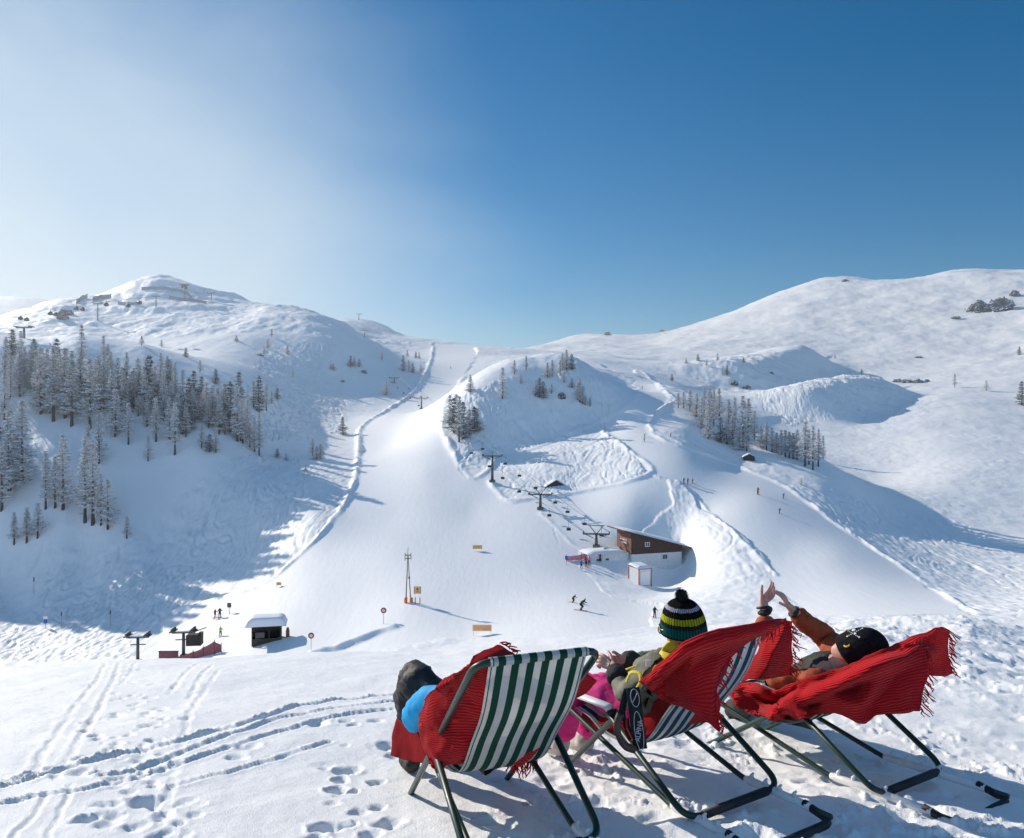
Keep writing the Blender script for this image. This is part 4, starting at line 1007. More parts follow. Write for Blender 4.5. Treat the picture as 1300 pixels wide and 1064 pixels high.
# ------------------------------------------------------------------ foreground: deckchairs, blankets, people
tube_g = mat('green_tube', (.006,.034,.025), .42, spec=.4)
bsdf(tube_g).inputs['Coat Weight'].default_value = .12
tube_k = noisy(mat('black_rubber', rough=.6), (.008,.008,.009), (.02,.02,.022), 20)
plast = noisy(mat('white_plastic', rough=.35), (.70,.70,.70), (.80,.80,.79), 12, bump=.05)
def weave(m, scale=900, strength=.25, dist=.001):
    tc = N(m, 'ShaderNodeTexCoord'); n = N(m, 'ShaderNodeTexNoise', Scale=scale*.35, Detail=2.0); LK(m, tc.outputs['Object'], n.inputs['Vector'])
    b = N(m, 'ShaderNodeBump', Strength=strength, Distance=dist); LK(m, n.outputs[0], b.inputs['Height']); LK(m, b.outputs[0], bsdf(m).inputs['Normal'])
def stripe_mat(name, cols, half=.215):
    """canvas stripes across the width, thin enough for the sun to glow through"""
    m = mat(name, rough=.8, spec=.15); uv = N(m, 'ShaderNodeUVMap'); sx = N(m, 'ShaderNodeSeparateXYZ'); LK(m, uv.outputs[0], sx.inputs[0])
    r = N(m, 'ShaderNodeValToRGB'); cr = r.color_ramp; cr.interpolation = 'CONSTANT'
    while len(cr.elements) < len(cols): cr.elements.new(.5)
    for e, (p, c) in zip(cr.elements, cols): e.position = p; e.color = (*c, 1)
    LK(m, sx.outputs[0], r.inputs[0])
    tc = N(m, 'ShaderNodeTexCoord'); n = N(m, 'ShaderNodeTexNoise', Scale=9, Detail=6.0); LK(m, tc.outputs['Object'], n.inputs['Vector'])
    mx = N(m, 'ShaderNodeMix', data_type='RGBA', blend_type='MULTIPLY'); mx.inputs[0].default_value = 1; rr = ramp(m, n.outputs[0], [(.3,(.80,.80,.80)),(.7,(1,1,1))]); LK(m, r.outputs[0], mx.inputs[6]); LK(m, rr.outputs[0], mx.inputs[7])
    LK(m, mx.outputs[2], bsdf(m).inputs['Base Color']); weave(m)
    tr = N(m, 'ShaderNodeBsdfTranslucent'); LK(m, mx.outputs[2], tr.inputs['Color']); ms = N(m, 'ShaderNodeMixShader'); ms.inputs[0].default_value = .38
    out = m.node_tree.nodes['Material Output']; LK(m, bsdf(m).outputs[0], ms.inputs[1]); LK(m, tr.outputs[0], ms.inputs[2]); LK(m, ms.outputs[0], out.inputs['Surface'])
    return m
W_ = (.70,.70,.68); G_ = (.018,.085,.055); B_ = (.03,.10,.17)
def stripes(a, c, edge=True):
    out = [(0, a), (.022, c), (.034, a)]; n = 6; x = .075; wd = (1-.15)/(2*n-1)
    for k in range(n):
        out.append((x, c)); x += wd
        if k < n-1: out.append((x, a)); x += wd
    out += [(x, a), (.966, c), (.978, a)]
    return out[:32]
canvas_g = stripe_mat('green_striped_canvas', stripes(W_, G_)); canvas_b = stripe_mat('blue_striped_canvas', stripes(W_, B_))

def uvgrid(rows, name, m, parent, origin=Vector((0,0,0)), wr=0, seed=0, thick=0, su=1, sv=1, over=None, gap=.02):
    nr_, nc_ = len(rows), len(rows[0]); b = MB(); b.grid(rows); me_ = b.mesh(name, m); 
    uv = me_.uv_layers.new(name='UVMap'); d_ = np.empty(len(me_.loops)*2)
    for li, l in enumerate(me_.loops): d_[2*li] = (l.vertex_index % nc_)/(nc_-1)*su; d_[2*li+1] = (l.vertex_index//nc_)/(nr_-1)*sv
    uv.data.foreach_set('uv', d_)
    if wr:
        for v in me_.vertices:
            n_ = v.normal; q = v.co*5+Vector((seed*3.3,0,0)); v.co += n_*wr*(mnoise.noise(q)+.5*mnoise.noise(q*2.6)+.22*mnoise.noise(q*6))
    if over is not None:
        rr_ = [[me_.vertices[i*nc_+j].co.copy() for j in range(nc_)] for i in range(nr_)]; rr_ = lay_over(rr_, over, gap)
        for i in range(nr_):
            for j in range(nc_): me_.vertices[i*nc_+j].co = rr_[i][j]
    me_.transform(Matrix.Translation(-origin))
    o = bpy.data.objects.new(name, me_); link(o, parent)
    if thick: s_ = o.modifiers.new('thickness', 'SOLIDIFY'); s_.thickness = thick; s_.offset = 0
    return o
def cm_(p0, p1, p2, p3, t): return .5*((2*p1)+(-p0+p2)*t+(2*p0-5*p1+4*p2-p3)*t*t+(-p0+3*p1-3*p2+p3)*t**3)
def cr_curve(pts, n):
    p = [pts[0]*2-pts[1]]+list(pts)+[pts[-1]*2-pts[-2]]; out = []
    for i in range(1, len(p)-2):
        for k in range(n): out.append(cm_(p[i-1], p[i], p[i+1], p[i+2], k/n))
    out.append(pts[-1]); return out
def net_rows(ctrl, nu=12, nv=12):
    rows = [cr_curve([Vector(q) for q in r_], nu) for r_ in ctrl]
    cols = [cr_curve([rows[i][j] for i in range(len(rows))], nv) for j in range(len(rows[0]))]
    return [[cols[j][i] for j in range(len(cols))] for i in range(len(cols[0]))]

def arc_path(corners, r=.06, n=5):
    """polyline with rounded corners"""
    c = [Vector(p) for p in corners]; out = [c[0]]
    for a, b_, d in zip(c[:-2], c[1:-1], c[2:]):
        u = (a-b_).normalized(); v = (d-b_).normalized(); p = b_+u*r; q = b_+v*r
        for k in range(n+1):
            t = k/n; out.append(p*(1-t)**2+b_*2*t*(1-t)+q*t*t)
    out.append(c[-1]); return out
HW = .255
def deckchair(name_label, loc, rz, tilt, top, sfoot, canvas, arms=(), roll=0.0, sag=.235, group='folding deckchairs in a row on the snow', kf=.5, R_=1.52, gp=(.12,.345)):
    root = thing('deckchair', name_label, 'deckchair', loc, 0, group); root.rotation_euler = (R(tilt), R(roll), R(rz))
    L = lambda x, s, t: Vector((x, -s, t))
    ts, tt = top; K = (kf*ts, kf*tt)
    # back frame with the top bar
    MB().tube(arc_path([L(-HW,0,-.05), L(-HW,ts,tt), L(HW,ts,tt), L(HW,0,-.05)], .075), .0145, 12).build('back_frame', tube_g, root)
    # seat frame: rails running from the front bar down to the ground behind
    MB().tube(arc_path([L(-HW+.035,R_,.0), L(-HW+.035,.97,.035), L(-HW+.035,gp[0],gp[1]), L(HW-.035,gp[0],gp[1]), L(HW-.035,.97,.035), L(HW-.035,R_,.0)], .05), .013, 12).build('seat_frame', tube_g, root)
    MB().tube(arc_path([L(-HW+.035,R_-.14,.02), L(-HW+.035,R_,-.02), L(HW-.035,R_,-.02), L(HW-.035,R_-.14,.02)], .05), .018, 10).build('rear_bar', tube_k, root)
    # prop frame
    MB().tube(arc_path([L(-HW-.02,K[0],K[1]), L(-HW-.02,sfoot,.035), L(HW+.02,sfoot,.035), L(HW+.02,K[0],K[1])], .09, 8), .0145, 12).build('prop_frame', tube_g, root)
    MB().tube([L(-HW+.07,sfoot,.035), L(HW-.07,sfoot,.035)], .0195, 12).build('crossbar_sleeve', tube_k, root)
    # white notched plates
    for sgn in (-1,1):
        x = sgn*(HW-.035); b = MB(); s0, s1 = .97, R_-.10
        g = lambda s: .035*(R_-s)/(R_-.97)+.004
        b.tube([L(x,s0,g(s0)), L(x,s0+.02,g(s0+.02)), L(x,s1,g(s1))], [.015,.020,.019], 10)
        for k in range(4):
            s = s0+.05+k*.085; b.tube([L(x,s,g(s)+.01), L(x,s-.006,g(s)+.030), L(x,s+.008,g(s)+.042)], [.011,.009,.006], 8)
        b.build('notched_plate', plast, root)
        MB().tube([L(sgn*(HW+.03),K[0],K[1]), L(sgn*(HW-.02),K[0],K[1])], .022, 10).build('pivot', tube_k, root)
    # canvas
    prof = [L(0,ts,tt), L(0,ts-.14,tt-.20), L(0,ts*.76,sag+.19), L(0,ts*.585,sag+.02), L(0,.46,sag), L(0,.30,sag+.07), L(0,gp[0],gp[1])]
    pc = cr_curve(prof, 8); rows = []
    for i, p in enumerate(pc):
        f = i/(len(pc)-1); pin = .016*math.sin(math.pi*f)
        rows.append([p+Vector(((.200-pin*.6)*(2*k/24-1), 0, -.012*math.sin(math.pi*k/24)*math.sin(math.pi*f)))+Vector((0,0,.0025*math.sin(k*1.7+f*9)*math.sin(math.pi*f))) for k in range(25)])
    fb = uvgrid(rows, 'canvas', canvas, root, thick=.0016)
    b = []
    for k in range(13):
        a = 2*math.pi*k/12; b.append([L((.200)*(2*j/24-1), ts+.018*math.cos(a), tt+.018*math.sin(a)) for j in range(25)])
    uvgrid(b, 'canvas_sleeve', canvas, fb)
    for sgn in arms:
        b = MB(); x = sgn*(HW+.035); a0 = L(x, K[0]+.04, K[1]+.045); a1 = L(x, K[0]-.27, K[1]+.015+.045)
        b.tube([a0, a0.lerp(a1,.03), a0.lerp(a1,.97), a1], [.012,.026,.026,.012], 12, flat=.55); b.build('armrest', plast, root)
        MB().tube([L(x-sgn*.02, K[0], K[1]+.01), L(x, K[0]-.02, K[1]+.045)], .012, 8).build('armrest_bracket', plast, root)
    return root
ch1 = deckchair('deckchair with green and white striped back seen from behind, nearest at the left', (-.285,4.02,ground(-.285,4.02)-.0), 20.4, -9.0, (1.25,.765), 1.12, canvas_g, R_=1.68)
ch2 = deckchair('middle deckchair with blue and white stripes showing between red blanket folds', (.47,4.46,ground(.47,4.46)-.0), 28, -9.0, (1.27,.775), 1.14, canvas_b, arms=(-1,), roll=-3, R_=1.46)
ch3 = deckchair('deckchair at the right, laid back and covered by a long red blanket', (1.31,4.92,ground(1.31,4.92)-.02), 31, -7.6, (1.30,.62), 1.27, canvas_g, kf=.62, sag=.235, R_=1.60, gp=(.12,.31))

# ---- knitted red blanket
def blanket_mat(name, c1, c2, ribs=27, axis=1):
    m = mat(name, rough=.95, spec=.05); uv = N(m, 'ShaderNodeUVMap'); sx = N(m, 'ShaderNodeSeparateXYZ'); LK(m, uv.outputs[0], sx.inputs[0])
    tc = N(m, 'ShaderNodeTexCoord'); n = N(m, 'ShaderNodeTexNoise', Scale=3.5, Detail=5.0); LK(m, tc.outputs['Object'], n.inputs['Vector'])
    a = N(m, 'ShaderNodeMath', operation='MULTIPLY'); a.inputs[1].default_value = ribs*6.283; LK(m, sx.outputs[axis], a.inputs[0])
    s = N(m, 'ShaderNodeMath', operation='SINE'); LK(m, a.outputs[0], s.inputs[0])
    nf = N(m, 'ShaderNodeTexNoise', Scale=260, Detail=2.0); LK(m, tc.outputs['Object'], nf.inputs['Vector'])
    bp = N(m, 'ShaderNodeBump', Strength=.85, Distance=.004); LK(m, s.outputs[0], bp.inputs['Height'])
    b2 = N(m, 'ShaderNodeBump', Strength=.4, Distance=.002); LK(m, nf.outputs[0], b2.inputs['Height']); LK(m, bp.outputs[0], b2.inputs['Normal']); LK(m, b2.outputs[0], bsdf(m).inputs['Normal'])
    r0 = ramp(m, n.outputs[0], [(.3, c1), (.7, c2)]); rs = ramp(m, s.outputs[0], [(0, (.74,.70,.70)), (.6, (1,1,1))]); mo = N(m, 'ShaderNodeMapRange'); mo.inputs['From Min'].default_value = -1; LK(m, s.outputs[0], mo.inputs['Value']); LK(m, mo.outputs[0], rs.inputs[0])  # rib valleys darkened in the colour too, as shade between the ribs
    r = N(m, 'ShaderNodeMix', data_type='RGBA', blend_type='MULTIPLY'); r.inputs[0].default_value = 1; LK(m, r0.outputs[0], r.inputs[6]); LK(m, rs.outputs[0], r.inputs[7]); r = type('o', (), {'outputs': [r.outputs[2]]}); LK(m, r.outputs[0], bsdf(m).inputs['Base Color'])
    tr = N(m, 'ShaderNodeBsdfTranslucent'); LK(m, r.outputs[0], tr.inputs['Color']); ms = N(m, 'ShaderNodeMixShader'); ms.inputs[0].default_value = .25
    out = m.node_tree.nodes['Material Output']; LK(m, bsdf(m).outputs[0], ms.inputs[1]); LK(m, tr.outputs[0], ms.inputs[2]); LK(m, ms.outputs[0], out.inputs['Surface'])
    bsdf(m).inputs['Sheen Weight'].default_value = .35; bsdf(m).inputs['Sheen Tint'].default_value = (1,.35,.3,1); bsdf(m).inputs['Sheen Roughness'].default_value = .4
    return m
redb = blanket_mat('red_knit', (.60,.014,.02), (.74,.026,.034)); redb2 = blanket_mat('red_knit_fine', (.58,.014,.02), (.70,.026,.034), 46)
PP = lambda l: [P(*q) for q in l]
from mathutils.bvhtree import BVHTree
def tree_of(roots):
    bpy.context.view_layer.update(); vs = []; fs = []
    def rec(o):
        if o.type == 'MESH':
            k = len(vs); vs.extend(o.matrix_world@v.co for v in o.data.vertices); fs.extend([k+i for i in p.vertices] for p in o.data.polygons)
        for c in o.children: rec(c)
    for r_ in roots: rec(r_)
    return BVHTree.FromPolygons(vs, fs)
def lay_over(rows, tree, gap=.014):
    """cloth lies on the camera side of the frame it covers"""
    pushed = []
    for i, r_ in enumerate(rows):
        for j, v in enumerate(r_):
            d = v.normalized(); h_ = tree.ray_cast(Vector((0,0,0)), d)
            if h_[0] is not None and h_[3] < v.length+gap: pushed.append((i, j, v.length-(h_[3]-gap)))
    A_ = np.zeros((len(rows), len(rows[0])))
    for i, j, a in pushed: A_[i, j] = a
    for k in range(2):
        pd = np.pad(A_, 1, mode='edge'); A_ = np.maximum.reduce([A_, pd[:-2,1:-1], pd[2:,1:-1], pd[1:-1,:-2], pd[1:-1,2:]])
    B_ = A_.copy()
    for k in range(10):
        pd = np.pad(B_, 1, mode='edge'); B_ = np.maximum(A_, (pd[:-2,1:-1]+pd[2:,1:-1]+pd[1:-1,:-2]+pd[1:-1,2:]+pd[1:-1,1:-1])/5)
    for k in range(4):
        pd = np.pad(B_, 1, mode='edge'); B_ = np.maximum(B_*.0+(pd[:-2,1:-1]+pd[2:,1:-1]+pd[1:-1,:-2]+pd[1:-1,2:]+pd[1:-1,1:-1])/5, A_*.85)
    return [[v-v.normalized()*B_[i, j] for j, v in enumerate(r_)] for i, r_ in enumerate(rows)]

def fringe(edge, ln, m, parent, origin, n=26, out=Vector((0,0,0)), seed=1, name='fringe'):
    q = random.Random(seed); c = cr_curve([Vector(e) for e in edge], 12); b = MB()
    for k in range(n):
        t = (k+.5*q.random())/n*(len(c)-1.001); i = int(t); p = c[i].lerp(c[i+1], t-i)
        d = (out+Vector((q.gauss(0,.22), q.gauss(0,.18), -.9+q.gauss(0,.18)))).normalized(); l = ln*q.uniform(.65,1.1)
        pts = [p, p+d*l*.35+Vector((q.gauss(0,.003),0,0)), p+d*l*.7+Vector((q.gauss(0,.007),q.gauss(0,.004),0)), p+d*l+Vector((q.gauss(0,.012),0,-.01*q.random()))]
        b.tube([v-origin for v in pts], [.0028,.0035,.003,.0022], 5)
    return b.build(name, m, parent)
# blanket on chair 1
o1 = P(575,940,3.25); bl = thing('red_blanket', 'red blanket bunched around the sides of the green striped deckchair', 'blanket', o1)
r_ = net_rows([PP([(578,862,3.16),(590,848,3.06),(603,838,3.0),(618,846,3.0),(634,856,3.05)]), PP([(546,880,3.40),(562,870,3.27),(585,862,3.14),(610,866,3.06),(628,880,3.06)]), PP([(535,902,3.50),(546,903,3.38),(574,898,3.25),(600,900,3.16),(622,905,3.14)]),
    PP([(533,926,3.46),(548,934,3.36),(575,932,3.27),(594,932,3.22),(618,935,3.22)]), PP([(537,950,3.42),(550,957,3.30),(568,958,3.27),(584,958,3.25),(610,958,3.28)]), PP([(547,966,3.38),(556,977,3.30),(566,972,3.29),(580,968,3.3),(606,966,3.34)])])
uvgrid(r_, 'side_drape', redb2, bl, o1, wr=.022, seed=1, thick=.004)
r_ = net_rows([PP([(503,912,3.95),(517,922,3.85),(531,930,3.7)]), PP([(498,935,3.92),(518,944,3.8),(540,945,3.62)]), PP([(496,959,3.88),(520,966,3.76),(551,971,3.55)])])
uvgrid(r_, 'front_drape', redb2, bl, o1, wr=.012, seed=2, thick=.004)
r_ = net_rows([PP([(600,834,3.05),(618,824,3.12),(634,816,3.18),(650,826,3.2)]), PP([(596,848,3.0),(618,840,3.02),(640,838,3.08),(662,840,3.16)]), PP([(604,862,3.05),(622,858,3.1),(644,862,3.16),(668,862,3.22)])])
uvgrid(r_, 'top_fold', redb2, bl, o1, wr=.02, seed=3, thick=.004)
r_ = net_rows([PP([(722,842,3.28),(738,850,3.34),(758,864,3.42)]), PP([(712,868,3.30),(728,876,3.36),(744,880,3.42)]), PP([(704,892,3.28),(714,898,3.32),(722,892,3.36)]), PP([(690,922,3.30),(700,926,3.32),(710,915,3.34)]), PP([(672,948,3.32),(682,950,3.33),(692,940,3.34)]), PP([(650,966,3.36),(660,972,3.36),(672,962,3.36)])])
uvgrid(r_, 'right_drape', redb2, bl, o1, wr=.010, seed=4, thick=.004)
r_ = net_rows([PP([(596,905,3.22),(650,890,3.40),(716,890,3.36)]), PP([(592,935,3.26),(640,930,3.44),(700,925,3.38)]), PP([(600,958,3.36),(640,958,3.44),(680,950,3.40)]), PP([(640,965,3.75),(665,960,3.8),(700,950,3.78)])])
uvgrid(r_, 'seat_lining', redb2, bl, o1, wr=.006, seed=4, thick=.004)
fringe(PP([(648,962,3.62),(664,962,3.64),(680,958,3.66)]), .09, redb2, bl, o1, 26, seed=4)
fringe(PP([(634,816,3.18),(644,820,3.19),(652,828,3.2)]), .03, redb2, bl, o1, 8, Vector((.4,0,.8)), seed=5)
# ------------------------------------------------------------------ the people in the deckchairs
skin = mat('skin', (.62,.36,.27), .5)
def skinfix(m):
    tc = N(m, 'ShaderNodeTexCoord'); n = N(m, 'ShaderNodeTexNoise', Scale=14, Detail=4.0); LK(m, tc.outputs['Object'], n.inputs['Vector'])
    r = ramp(m, n.outputs[0], [(.3, (.55,.27,.20)), (.7, (.70,.42,.33))]); LK(m, r.outputs[0], bsdf(m).inputs['Base Color'])
    bsdf(m).inputs['Subsurface Weight'].default_value = .12; bsdf(m).inputs['Subsurface Radius'].default_value = (.012,.004,.002); bsdf(m).inputs['Subsurface Scale'].default_value = 1
skinfix(skin)
def cloth(name, c1, c2, scale=7, bump=.6, rough=.75, dist=.012):
    return noisy(mat(name, rough=rough, spec=.25), c1, c2, scale, detail=5, bump=bump, bscale=scale*2.2, dist=dist)
khaki = cloth('khaki_fabric', (.10,.10,.07), (.24,.23,.17)); khaki_d = cloth('dark_camouflage_fabric', (.015,.018,.015), (.06,.06,.045), 22)
pink = cloth('pink_fabric', (.62,.02,.16), (.78,.04,.26), 9); charc = cloth('charcoal_fabric', (.014,.014,.016), (.04,.039,.038), 14, rough=.6); cyan = cloth('sky_blue_fabric', (.01,.30,.62), (.02,.38,.72), 9)
rust = cloth('rust_orange_fabric', (.30,.055,.02), (.44,.10,.035), 8); yel = cloth('yellow_fabric', (.70,.52,.03), (.80,.62,.06), 10); gblk = cloth('black_glove_fabric', (.012,.012,.014), (.035,.033,.035), 20)
shoe = cloth('pale_boot', (.40,.35,.30), (.62,.56,.48), 12)
def head_mesh_data(c, fwd, up, s=1.0, hair=None):
    """verts, faces of a head with face, nose, lips, brow, ears"""
    f = Vector(fwd).normalized(); u = Vector(up); u = (u-f*u.dot(f)).normalized(); r = f.cross(u)   # r = the person's right
    n, m = 40, 30; vs = []; 
    for i in range(m+1):
        th = math.pi*i/m
        for k in range(n):
            q = 2*math.pi*k/n; x = math.sin(th)*math.sin(q); y = math.sin(th)*math.cos(q); z = math.cos(th)
            X = x*.076; Y = y*.094; Z = z*.115
            if z < 0:                                     # jaw and chin
                X *= 1-.30*(-z)**1.3; Y *= 1-.12*(-z); Y += .020*(-z)*(1 if y > 0 else .2)
                if y < 0: Z *= .82
            if y > .2:                                    # face plane
                Y -= .010*(y-.2)
                gx = math.exp(-(X/.012)**2)
                Y += .024*gx*math.exp(-((Z+.012)/.022)**2)*(y > .5) + .007*gx*math.exp(-((Z-.012)/.02)**2)
                for sx_ in (-1,1): Y -= .010*math.exp(-((X-sx_*.031)/.016)**2-((Z-.012)/.012)**2)
                Y += .006*math.exp(-(X/.022)**2-((Z+.050)/.007)**2); Y += .005*math.exp(-(X/.020)**2-((Z+.061)/.006)**2)-.003*math.exp(-(X/.022)**2-((Z+.0555)/.003)**2)
                Y += .006*math.exp(-(X/.02)**2-((Z+.092)/.015)**2); Y += .004*math.exp(-((Z-.034)/.01)**2)*math.exp(-(X/.05)**2)
            vs.append(c+(r*X+f*Y+u*Z)*s)
    fs = [(i*n+k, (i+1)*n+k, (i+1)*n+(k+1)%n, i*n+(k+1)%n) for i in range(m) for k in range(n)]
    for sx_ in (-1,1):
        b = MB(); b.ball((0,0,0), (.010,.020,.032), 12, 8); b.ball((.006*sx_,.002,0), (.010,.012,.020), 10, 6); o = len(vs)
        for v in b.v: vs.append(c+(r*(v[0]+sx_*.077)+f*(v[1]-.005+.01*v[2]/.03)+u*(v[2]-.005))*s)
        fs += [[o+i for i in q] for q in b.f]
    return vs, fs
def hand_chain(V, E, Rr, iw, wrist, d, side, nrm, curl, s=1.0, spread=.22, straight=False):
    """adds palm, four fingers and a thumb to a skeleton; d = direction of the hand, side = towards the thumb, nrm = palm normal"""
    d = Vector(d).normalized(); side = Vector(side); side = (side-d*side.dot(d)).normalized(); nrm = d.cross(side) if Vector(nrm).dot(d.cross(side)) > 0 else side.cross(d)
    for j, (off, ln, base) in enumerate(((.030,.074,.088),(.010,.082,.092),(-.011,.076,.088),(-.030,.060,.080))):
        fd = (d+side*off*spread*14*.5).normalized(); p = wrist+(d*base+side*off)*s
        mid = wrist+(d*base*.5+side*off*.75)*s
        i = len(V); V.append(mid); Rr.append((.0135*s,.011*s)); E.append((iw, i))
        V.append(p); Rr.append(.0105*s); E.append((i, i+1)); prev = i+1; a = curl*(.7+.15*j)
        for seg_, (l_, rr_) in enumerate(((.42,.0092),(.32,.0084),(.26,.0074))):
            a_ = a*(seg_+1)*.55; dd = (fd*math.cos(a_)+nrm*math.sin(a_)).normalized(); p = p+dd*ln*l_*s
            V.append(p); Rr.append(rr_*s); E.append((prev, len(V)-1)); prev = len(V)-1
    p = wrist+(d*.025+side*.028)*s; i = len(V); V.append(p); Rr.append(.0125*s); E.append((iw, i)); prev = i
    td = (d*.75+side*.65+nrm*.25).normalized()
    for l_, rr_ in ((.036,.0105),(.030,.0095),(.024,.008)):
        p = p+td*l_*s; td = (td+d*.25+nrm*.12*curl).normalized(); V.append(p); Rr.append(rr_*s); E.append((prev, len(V)-1)); prev = len(V)-1
def person_body(root, o, V, E, Rr, head=None, sub=2, name='body'):
    m2 = skin_mesh(name, [v-o for v in V], E, Rr, [skin], sub)
    if head:
        hv, hf = head_mesh_data(head[0]-o, head[1], head[2], head[3]); bm = bmesh.new(); bm.from_mesh(m2)
        nv = [bm.verts.new(v) for v in hv]
        for f in hf:
            try: fc = bm.faces.new([nv[i] for i in f]); fc.smooth = True
            except ValueError: pass
        bmesh.ops.recalc_face_normals(bm, faces=bm.faces); bm.to_mesh(m2); bm.free()
    ob = bpy.data.objects.new(name, m2); return link(ob, root)
def garment(root, name, o, V, E, Rr, m, wr=.008, seed=0, sub=3, fq=9, root_i=0):
    m2 = skin_mesh(name, [v-o for v in V], E, Rr, [m], sub, root_i)
    for v in m2.vertices:
        q = v.co*fq+Vector((seed,0,0)); v.co += v.normal*wr*(mnoise.noise(q)+.7*abs(mnoise.noise(q*2.3))+.25*mnoise.noise(q*5))
    m2.update(); ob = bpy.data.objects.new(name, m2); return link(ob, root)
def frame_mat(fwd, up, c):
    f = Vector(fwd).normalized(); u = Vector(up); u = (u-f*u.dot(f)).normalized(); r = f.cross(u)
    M = Matrix((r, f, u)).transposed().to_4x4(); M.translation = c; return M

# ---- person 2: khaki jacket, striped knit hat
pel = P(822,898,4.02); o = pel.copy(); pr = thing('person', 'person in a khaki and yellow jacket and striped bobble hat sitting in the middle deckchair', 'person', o)
ch = P(842,862,3.88); nb = P(862,838,3.84); hc = P(867,800,3.86); hf_ = Vector((-.78,.55,-.10)); hu = Vector((.10,-.16,1))
shL = P(832,850,3.74); shR = P(868,843,4.0); elL = P(797,884,3.78); wrL = P(779,848,3.98); elR = P(828,842,4.28); wrR = P(790,838,4.12)
hiL = P(810,904,3.96); hiR = P(828,892,4.14); knL = P(735,864,4.28); knR = P(757,868,4.45); anL = P(712,937,4.38); anR = P(744,935,4.54)
V = [pel, pel.lerp(ch,.5), ch, nb, nb.lerp(hc,.5)]; E = [(0,1),(1,2),(2,3),(3,4)]; Rr = [.12,.11,.12,.055,.05]
for hi, kn, an in ((hiL,knL,anL),(hiR,knR,anR)): i = len(V); V += [hi,kn,an]; Rr += [.08,.055,.038]; E += [(0,i),(i,i+1),(i+1,i+2)]
for sh_, el, wr_, dd, sd, nn in ((shL,elL,wrL,(-.55,.35,.28),(.2,.5,.6),(.8,.2,-.2)),(shR,elR,wrR,(-.8,-.35,.02),(0,-.2,1),(-.2,-1,0))):
    i = len(V); V += [sh_, el, wr_]; Rr += [.05,.038,(.026,.020)]; E += [(2,i),(i,i+1),(i+1,i+2)]
    hand_chain(V, E, Rr, i+2, wr_, dd, sd, nn, 1.7, .9, spread=.08)
person_body(pr, o, V, E, Rr, (hc, hf_, hu, 1.0))
jk2 = garment(pr, 'jacket', o, [pel+Vector((0,0,.0)), pel.lerp(ch,.5), ch, nb-Vector((0,0,.02)), shL, shL.lerp(elL,.5), elL, elL.lerp(wrL,.55), shR, shR.lerp(elR,.5), elR, elR.lerp(wrR,.5)],
    [(0,1),(1,2),(2,3),(2,4),(4,5),(5,6),(6,7),(2,8),(8,9),(9,10),(10,11)], [.165,.155,.155,.085,.082,.070,.066,.056,.082,.070,.064,.055], khaki, .022, 3, fq=13)
# dark forearm sleeves / cuffs, yellow collar, braces and pocket flaps
for el, wr_ in ((elL,wrL),(elR,wrR)): garment(jk2, 'cuff', o, [el.lerp(wr_,.50), el.lerp(wr_,.8), wr_.lerp(el,.02)], [(0,1),(1,2)], [.062,.056,.044], gblk if el is elL else khaki_d, .008, 5)
b = MB(); M_ = frame_mat((nb-ch), (hf_), nb)
for k in range(2): pass
rows = []; cl_ = P(859,836,3.76)
for i, (rr_, zz) in enumerate(((.118,-.06),(.098,-.01),(.088,.03),(.080,.055),(.070,.052),(.064,.02))):
    rows.append([cl_-o+Vector((rr_*math.cos(a)*1.0, rr_*math.sin(a)*.95, zz+.012*math.sin(3*a+i)+.022*math.cos(a-.3))) for a in [2*math.pi*k/28 for k in range(29)]])
b.grid(rows); b.build('collar', yel, jk2)
def strap(pts, w_, m, par, nm, th=.006):
    c = cr_curve([Vector(p)-o for p in pts], 6); MB().tube(c, w_, 8, flat=.45).build(nm, m, par)
strap([P(857,838,3.66), P(842,850,3.60), P(826,857,3.58), P(815,866,3.60)], .010, yel, jk2, 'shoulder_piping')
strap([P(845,843,3.70), P(833,846,3.655), P(829,858,3.62), P(828,868,3.62)], .009, yel, jk2, 'chest_piping')
strap([P(795,866,3.66), P(801,854,3.64), P(812,856,3.60), P(813,866,3.58), P(809,874,3.6)], .009, yel, jk2, 'sleeve_piping')
strap([P(819,840,3.90), P(806,846,3.86), P(795,850,3.84)], .008, yel, jk2, 'arm_piping')
MB().box(P(823,842,3.63)-o, (.022,.008,.03)).build('badge', plast, jk2)
garment(pr, 'trousers', o, [pel-Vector((0,0,.01)), hiL, hiL.lerp(knL,.5), knL, knL.lerp(anL,.5), anL, hiR, hiR.lerp(knR,.5), knR, knR.lerp(anR,.5), anR],
    [(0,1),(1,2),(2,3),(3,4),(4,5),(0,6),(6,7),(7,8),(8,9),(9,10)], [.11,.088,.082,.078,.070,.072,.088,.082,.078,.070,.072], pink, .018, 8)
for an, sd in ((anL,0),(anR,1)): garment(pr, 'boot', o, [an+Vector((0,0,.02)), an+Vector((0,.01,-.05)), an+Vector((-.06,.10,-.075)), an+Vector((-.11,.19,-.08))], [(0,1),(1,2),(2,3)], [.062,.060,.050,.040], shoe, .006, 3)
